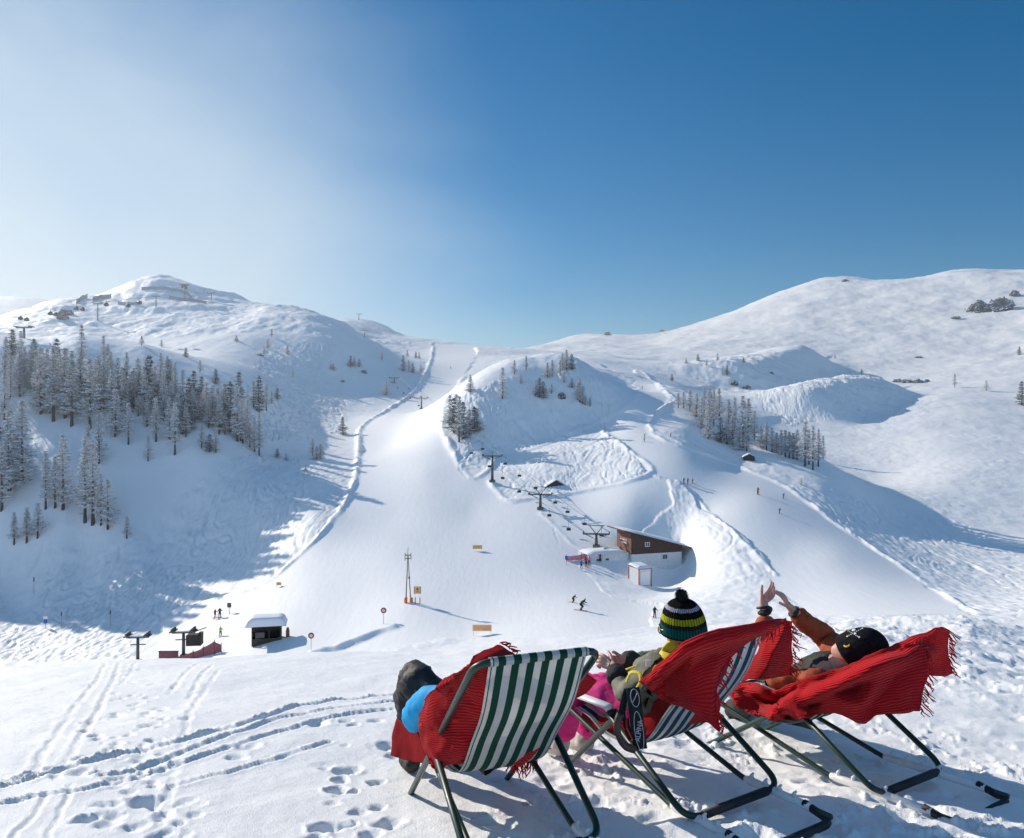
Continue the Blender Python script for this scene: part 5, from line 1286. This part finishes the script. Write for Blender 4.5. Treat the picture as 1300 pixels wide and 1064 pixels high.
# sunglasses
M_ = frame_mat(hf_, hu, hc-o); b = MB()
lens = mat('amber_lens', (.10,.045,.015), .06, spec=.8); gf = mat('gold_frame', (.35,.22,.08), .3, metallic=.7)
for s in (-1,1):
    b.ball((s*.034,.100,.014), (.027,.004,.023), 16, 8, rot=Matrix.Rotation(s*R(-14),3,'Z'))
b2 = MB(); 
for s in (-1,1):
    ring = [Vector((s*.034+.028*math.cos(a),.1005-.004*0,.014+.024*math.sin(a))) for a in [2*math.pi*k/20 for k in range(21)]]; b2.tube(ring, .0032, 6)
    b2.tube([(s*.062,.098,.02),(s*.078,.06,.018),(s*.079,0,.010)], .003, 6)
b2.tube([(-.008,.107,.018),(.008,.107,.018)], .003, 6)
g1_ = b2.build('sunglasses', gf, pr); g1_.matrix_local = M_; g2_ = b.build('lens', lens, g1_)
# hair and knit hat
hair = mat('brown_hair', (.16,.075,.035), .6)
hm = frame_mat(hf_, hu, hc-o)
b = MB(); rows = []
for i in range(9):
    z = .02-.012*i; rows.append([Vector((.079*math.cos(a)*(1-.04*i*0), -.012+.092*math.sin(a)-.0*i, z)) for a in [math.pi*(.98)+math.pi*1.04*k/24 for k in range(25)]])
b.grid(rows); ho = b.build('hair', hair, pr); ho.matrix_local = hm
def hat_mat(name, bands):
    m = mat(name, rough=.95, spec=.05); tc = N(m, 'ShaderNodeTexCoord'); sx = N(m, 'ShaderNodeSeparateXYZ'); LK(m, tc.outputs['Object'], sx.inputs[0])
    mr = N(m, 'ShaderNodeMapRange'); mr.inputs['From Min'].default_value = -.035; mr.inputs['From Max'].default_value = .145; LK(m, sx.outputs[2], mr.inputs['Value'])
    n = N(m, 'ShaderNodeTexNoise', Scale=60, Detail=3.0); LK(m, tc.outputs['Object'], n.inputs['Vector']); ad = N(m, 'ShaderNodeMath', operation='MULTIPLY_ADD'); ad.inputs[1].default_value = .05; LK(m, n.outputs[0], ad.inputs[0]); LK(m, mr.outputs[0], ad.inputs[2])
    r = ramp(m, ad.outputs[0], bands, 'CONSTANT')
    at = N(m, 'ShaderNodeMath', operation='ARCTAN2'); LK(m, sx.outputs[1], at.inputs[0]); LK(m, sx.outputs[0], at.inputs[1]); ml = N(m, 'ShaderNodeMath', operation='MULTIPLY'); ml.inputs[1].default_value = 44; LK(m, at.outputs[0], ml.inputs[0]); sn = N(m, 'ShaderNodeMath', operation='SINE'); LK(m, ml.outputs[0], sn.inputs[0])
    z2 = N(m, 'ShaderNodeMath', operation='MULTIPLY'); z2.inputs[1].default_value = 900; LK(m, sx.outputs[2], z2.inputs[0]); s2 = N(m, 'ShaderNodeMath', operation='SINE'); LK(m, z2.outputs[0], s2.inputs[0]); su = N(m, 'ShaderNodeMath', operation='MULTIPLY_ADD'); su.inputs[1].default_value = .35; LK(m, s2.outputs[0], su.inputs[0]); LK(m, sn.outputs[0], su.inputs[2])
    mx = N(m, 'ShaderNodeMix', data_type='RGBA', blend_type='MULTIPLY'); mx.inputs[0].default_value = 1; rr = ramp(m, su.outputs[0], [(0,(.45,.45,.45)),(.45,(1,1,1))]); LK(m, r.outputs[0], mx.inputs[6]); LK(m, rr.outputs[0], mx.inputs[7]); LK(m, mx.outputs[2], bsdf(m).inputs['Base Color'])
    bp = N(m, 'ShaderNodeBump', Strength=1.0, Distance=.004); LK(m, su.outputs[0], bp.inputs['Height']); LK(m, bp.outputs[0], bsdf(m).inputs['Normal'])
    return m
hatm = hat_mat('striped_knit', [(0,(.06,.055,.05)),(.10,(.008,.16,.17)),(.34,(.045,.04,.035)),(.46,(.58,.62,.03)),(.62,(.018,.017,.018)),(.78,(.60,.58,.75)),(.87,(.018,.017,.018))])
def hat_shape(rx, ry, z0, z1, floppy=0, n=48, m=22):
    b = MB(); rows = []
    for i in range(m+1):
        t = i/m; a = t*math.pi/2; k = math.cos(a)**.75 if t < 1 else 0; z = z0+(z1-z0)*math.sin(a)**.95
        rows.append([Vector((rx*k*math.cos(q)*(1+.012*math.sin(q*44)), ry*k*math.sin(q)*(1+.012*math.sin(q*44)), z+floppy*math.sin(a)*0)) for q in [2*math.pi*j/n for j in range(n+1)]])
    inner = [[v*.93+Vector((0,0,.003)) for v in r_] for r_ in rows[:4]]
    b.grid(inner[::-1]+rows); return b
hM = frame_mat(hf_+Vector((0,0,.12)), hu+Vector((.20,-.28,0)), hc-o+hu.normalized()*.018)
hat = hat_shape(.100, .116, -.03, .142, n=176).build('bobble_hat', hatm, pr); hat.matrix_local = hM
b = MB(); q = random.Random(3)
for k in range(900):
    d = Vector((q.gauss(0,1), q.gauss(0,1), q.gauss(0,1))).normalized(); c = Vector((0,0,.158))
    a = d.cross(Vector((.3,.5,.8))).normalized()*.0022; e = c+d*(.034*q.uniform(.85,1.12)); b.add([c+d*.012-a, c+d*.012+a, e+a*1.2, e-a*1.2], [(0,1,2,3)], 0, False)
b.ball((0,0,.158), (.029,.029,.029), 16, 12)
pom = b.build('pompom', gblk, hat)
p2_ = pr
# ski goggles hanging on the arm of the chair
og = P(803,905,3.58); gg_ = thing('ski_goggles', 'black ski goggles with a wide lettered strap hanging at the side of the middle deckchair', 'goggles', og)
def ribbon(pts, w_, m, par, nm, org, th=.004, wdir=Vector((0,0,1)), twist=0):
    c = cr_curve([Vector(p)-org for p in pts], 8); rows = []
    for i, p in enumerate(c):
        t = (c[min(i+1,len(c)-1)]-c[max(i-1,0)]).normalized(); s_ = t.cross(Vector((0,1,0))).normalized(); dep = Vector((0,-1,0))
        rows.append([p+s_*w_*x+dep*y for x, y in ((-.5,0),(-.5,th),(.5,th),(.5,0),(-.5,0))])
    b = MB(); b.grid(rows); return b.build(nm, m, par)
dk = cloth('black_elastic', (.010,.010,.014), (.03,.03,.036), 30, bump=.3, dist=.003)
st_ = ribbon([P(803,873,3.57), P(806,895,3.555), P(809,920,3.55), P(813,951,3.56)], .062, dk, gg_, 'strap', og)
ribbon([P(796,875,3.60), P(790,900,3.59), P(791,915,3.6)], .03, dk, gg_, 'strap_loop', og)
lm = noisy(mat('brown_lens_rim', rough=.45), (.05,.025,.018), (.12,.065,.05), 18)
ribbon([P(787,905,3.585), P(783,918,3.575), P(785,933,3.57), P(793,945,3.565), P(806,950,3.56)], .028, lm, gg_, 'frame', og, th=.03)
ribbon([P(796,912,3.6), P(797,925,3.59), P(803,938,3.58)], .04, mat('mirror_lens', (.22,.03,.02), .08, metallic=.6), gg_, 'lens', og, th=.004)
wt = mat('strap_print', (.55,.57,.60), .6)
cu = bpy.data.curves.new('lettering', 'FONT'); cu.body = 'ALPINA'; cu.size = .034; cu.extrude = .0006; cu.align_x = 'CENTER'; cu.align_y = 'CENTER'; cu.materials.append(wt)
tmp = bpy.data.objects.new('lettering_curve', cu); COL.objects.link(tmp); dg = bpy.context.evaluated_depsgraph_get(); dg.update()
tm = bpy.data.meshes.new_from_object(tmp.evaluated_get(dg)); bpy.data.objects.remove(tmp); tm.name = 'lettering'
lt = bpy.data.objects.new('lettering', tm); link(lt, st_)
lt.matrix_local = Matrix.Translation(P(811.3,928,3.542)-og)@Matrix.Rotation(R(90),4,'X')@Matrix.Rotation(R(83),4,'Z')@Matrix.Diagonal((.86,.9,1,1))
b = MB()
for (cx, cy, h_) in ((811.2,928,.088),(806,886,.040)):
    c_ = P(cx, cy, 3.541)-og; b.tube([c_+Vector((math.cos(a)*.019*(1)+math.sin(a)*h_*.13, 0, math.sin(a)*h_*-1)) for a in [2*math.pi*k/36 for k in range(37)]], .0016, 5)
c_ = P(806,886,3.541)-og; b.tube([c_+Vector((-.010,0,-.02)), c_+Vector((0,0,.0)), c_+Vector((.010,0,.022))], .0022, 5)
b.build('strap_emblem', wt, st_)
# pinkish thing held in the hands
# ---- person 3
pel = P(1012,880,4.72); o = pel.copy(); pr = thing('person', 'person in a rust orange jacket and black pirate cap lying back with both arms raised', 'person', o)
ch = P(1052,856,4.42); nb = P(1075,840,4.27); hc = P(1086,828,4.16); hu = Vector((.80,-.50,.22)); hf_ = Vector((-.60,-.18,.72))
shL = P(1052,868,4.22); elL = P(985,862,4.45); wrL = P(968,766,4.55); shR = P(1066,836,4.42); elR = P(1052,813,4.66); wrR = P(1002,771,4.62)
hiL = P(1005,890,4.66); hiR = P(1015,875,4.85); knL = P(960,882,5.0); knR = P(968,874,5.12); anL = P(930,905,5.3); anR = P(938,900,5.4)
V = [pel, pel.lerp(ch,.5), ch, nb, nb.lerp(hc,.45)]; E = [(0,1),(1,2),(2,3),(3,4)]; Rr = [.11,.105,.115,.055,.05]
for hi, kn, an in ((hiL,knL,anL),(hiR,knR,anR)): i = len(V); V += [hi,kn,an]; Rr += [.075,.052,.038]; E += [(0,i),(i,i+1),(i+1,i+2)]
for sh_, el, wr_, dd, sd, nn, cu_ in ((shL,elL,wrL,(.50,.0,.60),(-.55,-.2,.55),(.4,.5,-.2),.75),(shR,elR,wrR,(-.30,-.05,.52),(-.35,-.7,-.1),(-.5,.5,0),.75)):
    i = len(V); V += [sh_, el, wr_]; Rr += [.048,.038,(.027,.021)]; E += [(2,i),(i,i+1),(i+1,i+2)]
    hand_chain(V, E, Rr, i+2, wr_, dd, sd, nn, cu_, .86, spread=.0)
person_body(pr, o, V, E, Rr, (hc, hf_, hu, 1.02))
jk3 = garment(pr, 'jacket', o, [pel, pel.lerp(ch,.5), ch, nb-Vector((.02,-.02,.02))], [(0,1),(1,2),(2,3)], [.15,.145,.15,.085], khaki_d, .018, 13)
for nm_, sh_, el, wr_ in (('sleeve',shL,elL,wrL),('sleeve',shR,elR,wrR)):
    sl = garment(jk3, nm_, o, [sh_, sh_.lerp(el,.5), el, el.lerp(wr_,.45), el.lerp(wr_,.84)], [(0,1),(1,2),(2,3),(3,4)], [.080,.070,.072,.062,.052], rust, .022, 4 if sh_ is shL else 9)
    garment(sl, 'cuff', o, [el.lerp(wr_,.82), el.lerp(wr_,.93)], [(0,1)], [.050,.043], khaki_d, .006, 2)
garment(pr, 'trousers', o, [pel, hiL, knL, anL, hiR, knR, anR], [(0,1),(1,2),(2,3),(0,4),(4,5),(5,6)], [.13,.10,.085,.08,.10,.085,.08], khaki_d, .012, 6)
b = MB(); c_ = P(978,879,4.50)-o; b.box(c_, (.13,.03,.045), Matrix.Rotation(R(24),3,'Y')); pch = b.build('glove_cuff', plast, pr)
b = MB()
for k in range(4): b.box(c_+Vector((-.036+.024*k,-.017,.004-.010*k)), (.012,.004,.026), Matrix.Rotation(R(24+30),3,'Y'))
b.build('cuff_print', black, pch)
# wrist watch
ax = (elL-wrL).normalized(); wc = wrL.lerp(elL,.055)
b = MB(); a1_ = ax.cross(Vector((0,1,0))).normalized(); a2_ = ax.cross(a1_); b.tube([wc-o+(a1_*math.cos(a)+a2_*math.sin(a))*.033 for a in [2*math.pi*k/24 for k in range(25)]], .007, 8)
wa = b.build('wrist_watch', tube_k, pr); MB().tube([wc-o+Vector((.022,-.030,-.004)), wc-o+Vector((.028,-.040,-.004))], .019, 16).build('watch_case', tube_k, wa)
# cap with a printed skull and bones
cap_m = noisy(mat('black_fleece', rough=.9, spec=.1), (.006,.006,.008), (.016,.016,.018), 40, bump=.3, dist=.002)
hM = frame_mat(hf_+hu.normalized()*-.30, hu, hc-o+hu.normalized()*.012)
cap = hat_shape(.104, .124, -.028, .165, n=64).build('cap', cap_m, pr); cap.matrix_local = hM
cv = P(1083,801,4.0); 
def on_cap(px, py):
    """point of the cap surface seen at a pixel"""
    from mathutils.bvhtree import BVHTree
    global _capt
    if '_capt' not in globals():
        Mw = Matrix.Translation(o)@hM; _capt = BVHTree.FromPolygons([Mw@v.co for v in cap.data.vertices], [list(p.vertices) for p in cap.data.polygons])
    h_ = _capt.ray_cast(Vector((0,0,0)), P(px, py, 1).normalized()); return h_
prnt = MB(); c0_ = on_cap(1083,803)
def capball(px, py, r0_, r1_=None, rot=0):
    h_ = on_cap(px, py)
    if h_[0] is None: return
    nrm = h_[1] if h_[1].dot(h_[0]) < 0 else -h_[1]
    q_ = nrm.to_track_quat('Z','Y').to_matrix(); prnt.ball(h_[0]+nrm*.0012-o, (r0_, r1_ or r0_, .0022), 12, 6, rot=q_)
capball(1084,800,.013,.011); capball(1086,804.5,.007,.006)
for (ax_, ay_), (bx_, by_) in (((1075,800),(1091,809)),((1076,808),(1095,798))):
    for k in range(9):
        t = k/8; capball(ax_+(bx_-ax_)*t, ay_+(by_-ay_)*t, .0055 if k in (0,8) else .0034)
_im = hM.inverted(); prnt.build('skull_print', plast, cap).data.transform(_im)
eyes = MB()
_sv = prnt; prnt = eyes; capball(1081.8,799.5,.0034); capball(1086.2,799.5,.0034); eyes.build('skull_eyes', cap_m, cap).data.transform(_im); prnt = _sv
M_ = frame_mat(hf_, hu, hc-o); b = MB()
for s in (-1,1): b.tube([(s*.058,.088,.02),(s*.080,.045,.024),(s*.081,-.01,.014)], [.007,.006,.004], 8)
for s in (-1,1): b.tube([Vector((s*.034+.028*math.cos(a),.101,.014+.020*math.sin(a))) for a in [2*math.pi*k/20 for k in range(21)]], .0045, 6)
g1_ = b.build('sunglasses', yel, pr); g1_.matrix_local = M_; b = MB()
for s in (-1,1): b.ball((s*.034,.100,.014), (.026,.004,.019), 14, 8)
b.build('lens', lens, g1_)
p3_ = pr
# ---- person 1, wrapped in the blanket behind the striped canvas
pel = P(640,925,3.62); o = pel.copy(); pr = thing('person', 'person with dark trousered knee raised and blue sleeve, hidden behind the green striped deckchair', 'person', o)
ch = P(662,890,3.40); nb = P(672,868,3.34); hc = P(682,862,3.36); hf_ = Vector((-.45,.85,.05)); hu = Vector((.12,-.2,1))
hc = nb+Vector((.0,.08,-.03))
shL = P(625,885,3.32); elL = P(525,912,3.70); wrL = P(556,905,3.86); shR = P(705,880,3.50); elR = P(712,890,3.75); wrR = P(680,885,3.9)
hiL = P(604,950,3.70); knL = P(522,854,4.05); anL = P(524,960,4.18); hiR = P(650,918,3.75); knR = P(570,900,4.2); anR = P(560,955,4.4)
V = [pel, pel.lerp(ch,.5), ch, nb, nb.lerp(hc,.5)]; E = [(0,1),(1,2),(2,3),(3,4)]; Rr = [.11,.105,.115,.055,.05]
for hi, kn, an in ((hiL,knL,anL),(hiR,knR,anR)): i = len(V); V += [hi,kn,an]; Rr += [.075,.052,.038]; E += [(0,i),(i,i+1),(i+1,i+2)]
for sh_, el, wr_, dd, sd, nn in ((shL,elL,wrL,(.3,.6,.1),(0,.2,1),(1,0,0)),(shR,elR,wrR,(-.8,.3,.1),(0,-.2,1),(0,-1,0))):
    i = len(V); V += [sh_, el, wr_]; Rr += [.048,.038,(.026,.020)]; E += [(2,i),(i,i+1),(i+1,i+2)]; hand_chain(V, E, Rr, i+2, wr_, dd, sd, nn, .8)
person_body(pr, o, V, E, Rr, (hc, hf_, hu, .9))
garment(pr, 'jacket', o, [pel, pel.lerp(ch,.5), ch, nb-Vector((0,0,.03)), shL, P(541,889,3.52), elL, elL.lerp(wrL,.7), shR, elR, elR.lerp(wrR,.8)], [(0,1),(1,2),(2,3),(2,4),(4,5),(5,6),(6,7),(2,8),(8,9),(9,10)], [.14,.135,.13,.075,  .075,.068,.072,.06,.07,.06,.05], cyan, .010, 3)
garment(pr, 'trousers', o, [pel, hiL, hiL.lerp(knL,.5), knL, knL.lerp(anL,.45), anL, hiR, knR, anR], [(0,1),(1,2),(2,3),(3,4),(4,5),(0,6),(6,7),(7,8)], [.12,.10,.098,.094,.084,.062,.10,.085,.08], charc, .024, 6, fq=10)
for an in (anL, anR): garment(pr, 'boot', o, [an+Vector((0,0,.0)), an+Vector((0,.01,-.06)), an+Vector((-.05,.12,-.08)), an+Vector((-.08,.20,-.08))], [(0,1),(1,2),(2,3)], [.045,.045,.038,.03], khaki_d, .006, 3)
garment(pr, 'knit_cap', o, [hc+Vector((0,-.005,.03)), hc+Vector((.01,-.02,.06))], [(0,1)], [.088,.075], gblk, .004, 3)

# blanket on chair 2
o2 = P(900,860,3.5); bl = thing('red_blanket', 'ribbed red blanket hung over the back of the middle deckchair', 'blanket', o2)
r_ = net_rows([PP([(813,866,3.80),(846,836,3.66),(880,810,3.54),(920,797,3.54),(960,790,3.62),(998,784,3.70)]),
               PP([(820,871,3.70),(850,852,3.52),(882,832,3.42),(910,822,3.44),(944,808,3.53),(992,793,3.64)]),
               PP([(828,877,3.64),(853,866,3.48),(878,850,3.38),(900,840,3.39),(922,832,3.44),(940,822,3.50)]),
               PP([(838,883,3.60),(860,879,3.44),(880,872,3.36),(895,866,3.36),(906,862,3.40),(913,857,3.43)]),
               PP([(848,888,3.56),(866,890,3.42),(882,893,3.35),(894,895,3.34),(902,896,3.36),(908,892,3.38)]),
               PP([(855,892,3.54),(870,898,3.42),(886,906,3.35),(897,915,3.34),(905,922,3.35),(912,928,3.36)])])
T2_ = tree_of([ch2, p2_])
uvgrid(r_, 'left_drape', redb, bl, o2, wr=.018, seed=7, thick=.005, over=T2_)
fringe(PP([(990,796,3.63),(965,803,3.56),(942,812,3.51),(926,830,3.45)]), .055, redb, bl, o2, 34, Vector((-.25,0,0)), seed=8)
fringe(PP([(926,830,3.45),(914,856,3.42),(908,890,3.37),(912,926,3.35)]), .055, redb, bl, o2, 26, Vector((.5,0,0)), seed=9)
r_ = net_rows([PP([(988,797,3.90),(996,790,3.90),(1003,788,3.90)]), PP([(965,822,4.00),(985,818,3.78),(1005,812,3.88)]), PP([(945,846,4.08),(975,843,3.82),(1006,836,3.92)]), PP([(930,862,4.14),(965,862,3.88),(1003,857,3.97)])])
uvgrid(r_, 'right_drape', redb, bl, o2, wr=.02, seed=10, thick=.005)
fringe(PP([(1003,790,3.86),(1006,812,3.88),(1006,838,3.92),(1002,857,3.97)]), .06, redb, bl, o2, 22, Vector((.9,0,.1)), seed=11)
r_ = net_rows([PP([(742,902,4.25),(775,912,4.06),(806,908,3.90),(835,888,3.72),(862,880,3.60),(905,870,3.62)]), PP([(738,915,4.22),(772,922,4.04),(808,922,3.88),(838,908,3.72),(868,898,3.66),(915,895,3.72)]), PP([(745,928,4.2),(775,931,4.04),(808,934,3.90),(834,926,3.76),(860,922,3.74),(908,916,3.80)])])
uvgrid(r_, 'seat_fold', redb, bl, o2, wr=.014, seed=12, thick=.005)
# blanket on chair 3
o3 = P(1080,870,4.1); bl = thing('red_blanket', 'long ribbed red blanket over the right deckchair with fringe hanging at its head end', 'blanket', o3)
r_ = net_rows([PP([(925,871,5.0),(957,867,4.9),(985,878,4.76),(1006,866,4.62),(1040,856,4.42),(1080,842,4.24),(1120,826,4.10),(1158,809,4.04),(1193,796,4.08)]),
               PP([(928,879,4.95),(960,878,4.82),(986,887,4.66),(1010,876,4.48),(1044,866,4.26),(1084,854,4.06),(1123,840,3.94),(1155,826,3.92),(1176,820,3.95)]),
               PP([(932,888,4.9),(962,893,4.78),(987,897,4.58),(1012,891,4.38),(1048,882,4.16),(1086,873,3.98),(1124,862,3.88),(1154,852,3.86),(1177,846,3.89)]),
               PP([(935,895,4.86),(964,903,4.74),(990,907,4.52),(1015,905,4.34),(1052,897,4.12),(1089,896,3.96),(1120,884,3.85),(1148,878,3.83),(1173,875,3.86)]),
               PP([(938,899,4.84),(966,908,4.70),(992,912,4.50),(1016,912,4.34),(1056,905,4.14),(1092,917,4.0),(1116,907,3.87),(1144,903,3.83),(1168,903,3.85)])])
T3_ = tree_of([ch3, p3_])
uvgrid(r_, 'long_drape', redb, bl, o3, wr=.020, seed=14, thick=.005, over=T3_)
r_ = net_rows([PP([(1146,815,4.06),(1170,806,4.09),(1193,796,4.12),(1206,800,4.18)]), PP([(1158,828,4.10),(1178,820,4.14),(1194,816,4.17),(1204,815,4.22)]), PP([(1168,842,4.12),(1184,838,4.16),(1197,836,4.20),(1205,833,4.24)]), PP([(1178,856,4.14),(1190,857,4.17),(1200,859,4.22),(1209,855,4.26)])])
uvgrid(r_, 'head_flap', redb, bl, o3, wr=.012, seed=15, thick=.005, over=T3_)
fringe(PP([(1148,818,3.95),(1165,812,3.97),(1190,800,4.05)]), .05, redb, bl, o3, 24, Vector((-.3,0,0)), seed=15)
fringe(PP([(1176,822,3.94),(1177,846,3.89),(1173,875,3.86),(1168,903,3.85)]), .065, redb, bl, o3, 26, Vector((.8,0,-.1)), seed=16)
fringe(PP([(1205,800,4.18),(1205,815,4.22),(1205,833,4.24),(1209,856,4.26)]), .06, redb, bl, o3, 20, Vector((.9,0,-.1)), seed=17)

# ------------------------------------------------------------------ camera, sky, sun
cam_d = bpy.data.cameras.new('camera'); cam = bpy.data.objects.new('camera', cam_d); link(cam)
cam.location = (0,0,0); cam.rotation_euler = (R(90), 0, 0)
cam_d.sensor_fit = 'HORIZONTAL'; cam_d.sensor_width = 36; cam_d.lens = 36*F/1300
cam_d.clip_start = .05; cam_d.clip_end = 20000
sc.camera = cam
SUN_AZ = -50.0; SUN_EL = 25.0         # degrees left of the view direction (+Y), elevation
sun_d = bpy.data.lights.new('sun', 'SUN'); sun_d.energy = 5.0; sun_d.angle = R(.5); sun_d.color = (1, .925, .82)
sun = bpy.data.objects.new('sun', sun_d); link(sun)
sdir = Vector((math.sin(R(SUN_AZ))*math.cos(R(SUN_EL)), math.cos(R(SUN_AZ))*math.cos(R(SUN_EL)), math.sin(R(SUN_EL))))
sun.rotation_euler = sdir.to_track_quat('Z', 'Y').to_euler()
w = bpy.data.worlds.new('World'); sc.world = w; w.use_nodes = True
nt = w.node_tree; bg = nt.nodes['Background']
sky = nt.nodes.new('ShaderNodeTexSky'); sky.sky_type = 'NISHITA'; sky.sun_disc = False
sky.sun_elevation = R(SUN_EL); sky.sun_rotation = R(SUN_AZ); sky.altitude = 1800; sky.air_density = 1.0; sky.dust_density = .35; sky.ozone_density = 2.2

def wn(t, **kw):
    n = nt.nodes.new(t)
    for k, v in kw.items():
        if k in n.inputs: n.inputs[k].default_value = v
        else: setattr(n, k, v)
    return n
tc = wn('ShaderNodeTexCoord')
nrm = wn('ShaderNodeVectorMath', operation='NORMALIZE'); nt.links.new(tc.outputs['Generated'], nrm.inputs[0])
dot = wn('ShaderNodeVectorMath', operation='DOT_PRODUCT'); nt.links.new(nrm.outputs[0], dot.inputs[0])
hz = Vector((math.sin(R(-48)), math.cos(R(-48)), -.05)).normalized(); dot.inputs[1].default_value = hz
# thin bright veil of cloud round the sun, ragged by noise
mpn = wn('ShaderNodeMapping'); mpn.inputs['Rotation'].default_value = (0, R(38), R(20)); mpn.inputs['Scale'].default_value = (1.5, 1.5, 3.0); nt.links.new(nrm.outputs[0], mpn.inputs['Vector'])
ns = wn('ShaderNodeTexNoise', Scale=1.3, Detail=5.0, Roughness=.5, Distortion=.4); nt.links.new(mpn.outputs[0], ns.inputs['Vector'])
ma = wn('ShaderNodeMath', operation='MULTIPLY_ADD'); ma.inputs[1].default_value = .30; nt.links.new(ns.outputs[0], ma.inputs[0]); 
nt.links.new(dot.outputs['Value'], ma.inputs[2])
mr = wn('ShaderNodeMapRange', interpolation_type='SMOOTHSTEP'); mr.inputs['From Min'].default_value = .75; mr.inputs['From Max'].default_value = 1.20; nt.links.new(ma.outputs[0], mr.inputs['Value'])
hs = wn('ShaderNodeHueSaturation', Hue=.494, Saturation=1.45, Value=.76); nt.links.new(sky.outputs[0], hs.inputs['Color'])
mx = wn('ShaderNodeMix', data_type='RGBA'); nt.links.new(mr.outputs[0], mx.inputs[0]); nt.links.new(hs.outputs[0], mx.inputs[6]); mx.inputs[7].default_value = (4.7, 5.7, 6.5, 1)
# unseen sky behind the camera brightened, added as pale blue fill for the shade
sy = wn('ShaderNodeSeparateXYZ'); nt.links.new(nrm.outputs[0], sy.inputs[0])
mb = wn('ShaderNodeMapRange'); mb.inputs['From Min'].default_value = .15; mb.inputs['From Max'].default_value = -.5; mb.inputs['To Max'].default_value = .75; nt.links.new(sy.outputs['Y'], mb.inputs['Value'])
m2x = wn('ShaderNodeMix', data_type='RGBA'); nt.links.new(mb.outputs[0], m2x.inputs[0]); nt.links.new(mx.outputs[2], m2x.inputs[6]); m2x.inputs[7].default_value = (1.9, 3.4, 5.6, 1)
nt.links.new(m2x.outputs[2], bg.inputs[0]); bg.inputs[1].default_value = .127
sc.view_settings.view_transform = 'Standard'; sc.view_settings.look = 'None'; sc.view_settings.exposure = 0; sc.view_settings.gamma = 1

# thin bright air between the camera and the far slopes
hzm = bpy.data.materials.new('haze'); hzm.use_nodes = True; hn = hzm.node_tree; hn.nodes.remove(hn.nodes['Principled BSDF'])
vs_ = hn.nodes.new('ShaderNodeVolumeScatter'); vs_.inputs['Density'].default_value = .00036; vs_.inputs['Anisotropy'].default_value = .45; vs_.inputs['Color'].default_value = (.84,.92,1,1)
hn.links.new(vs_.outputs[0], hn.nodes['Material Output'].inputs['Volume'])
hb = MB(); hb.box((-100,800,15),(2400,1360,270)); hbo = hb.build('haze', hzm); setp(hbo, kind='structure')
sc.cycles.volume_bounces = 0

sc.cycles.max_bounces = 6; sc.cycles.diffuse_bounces = 3; sc.cycles.glossy_bounces = 2; sc.cycles.transmission_bounces = 3
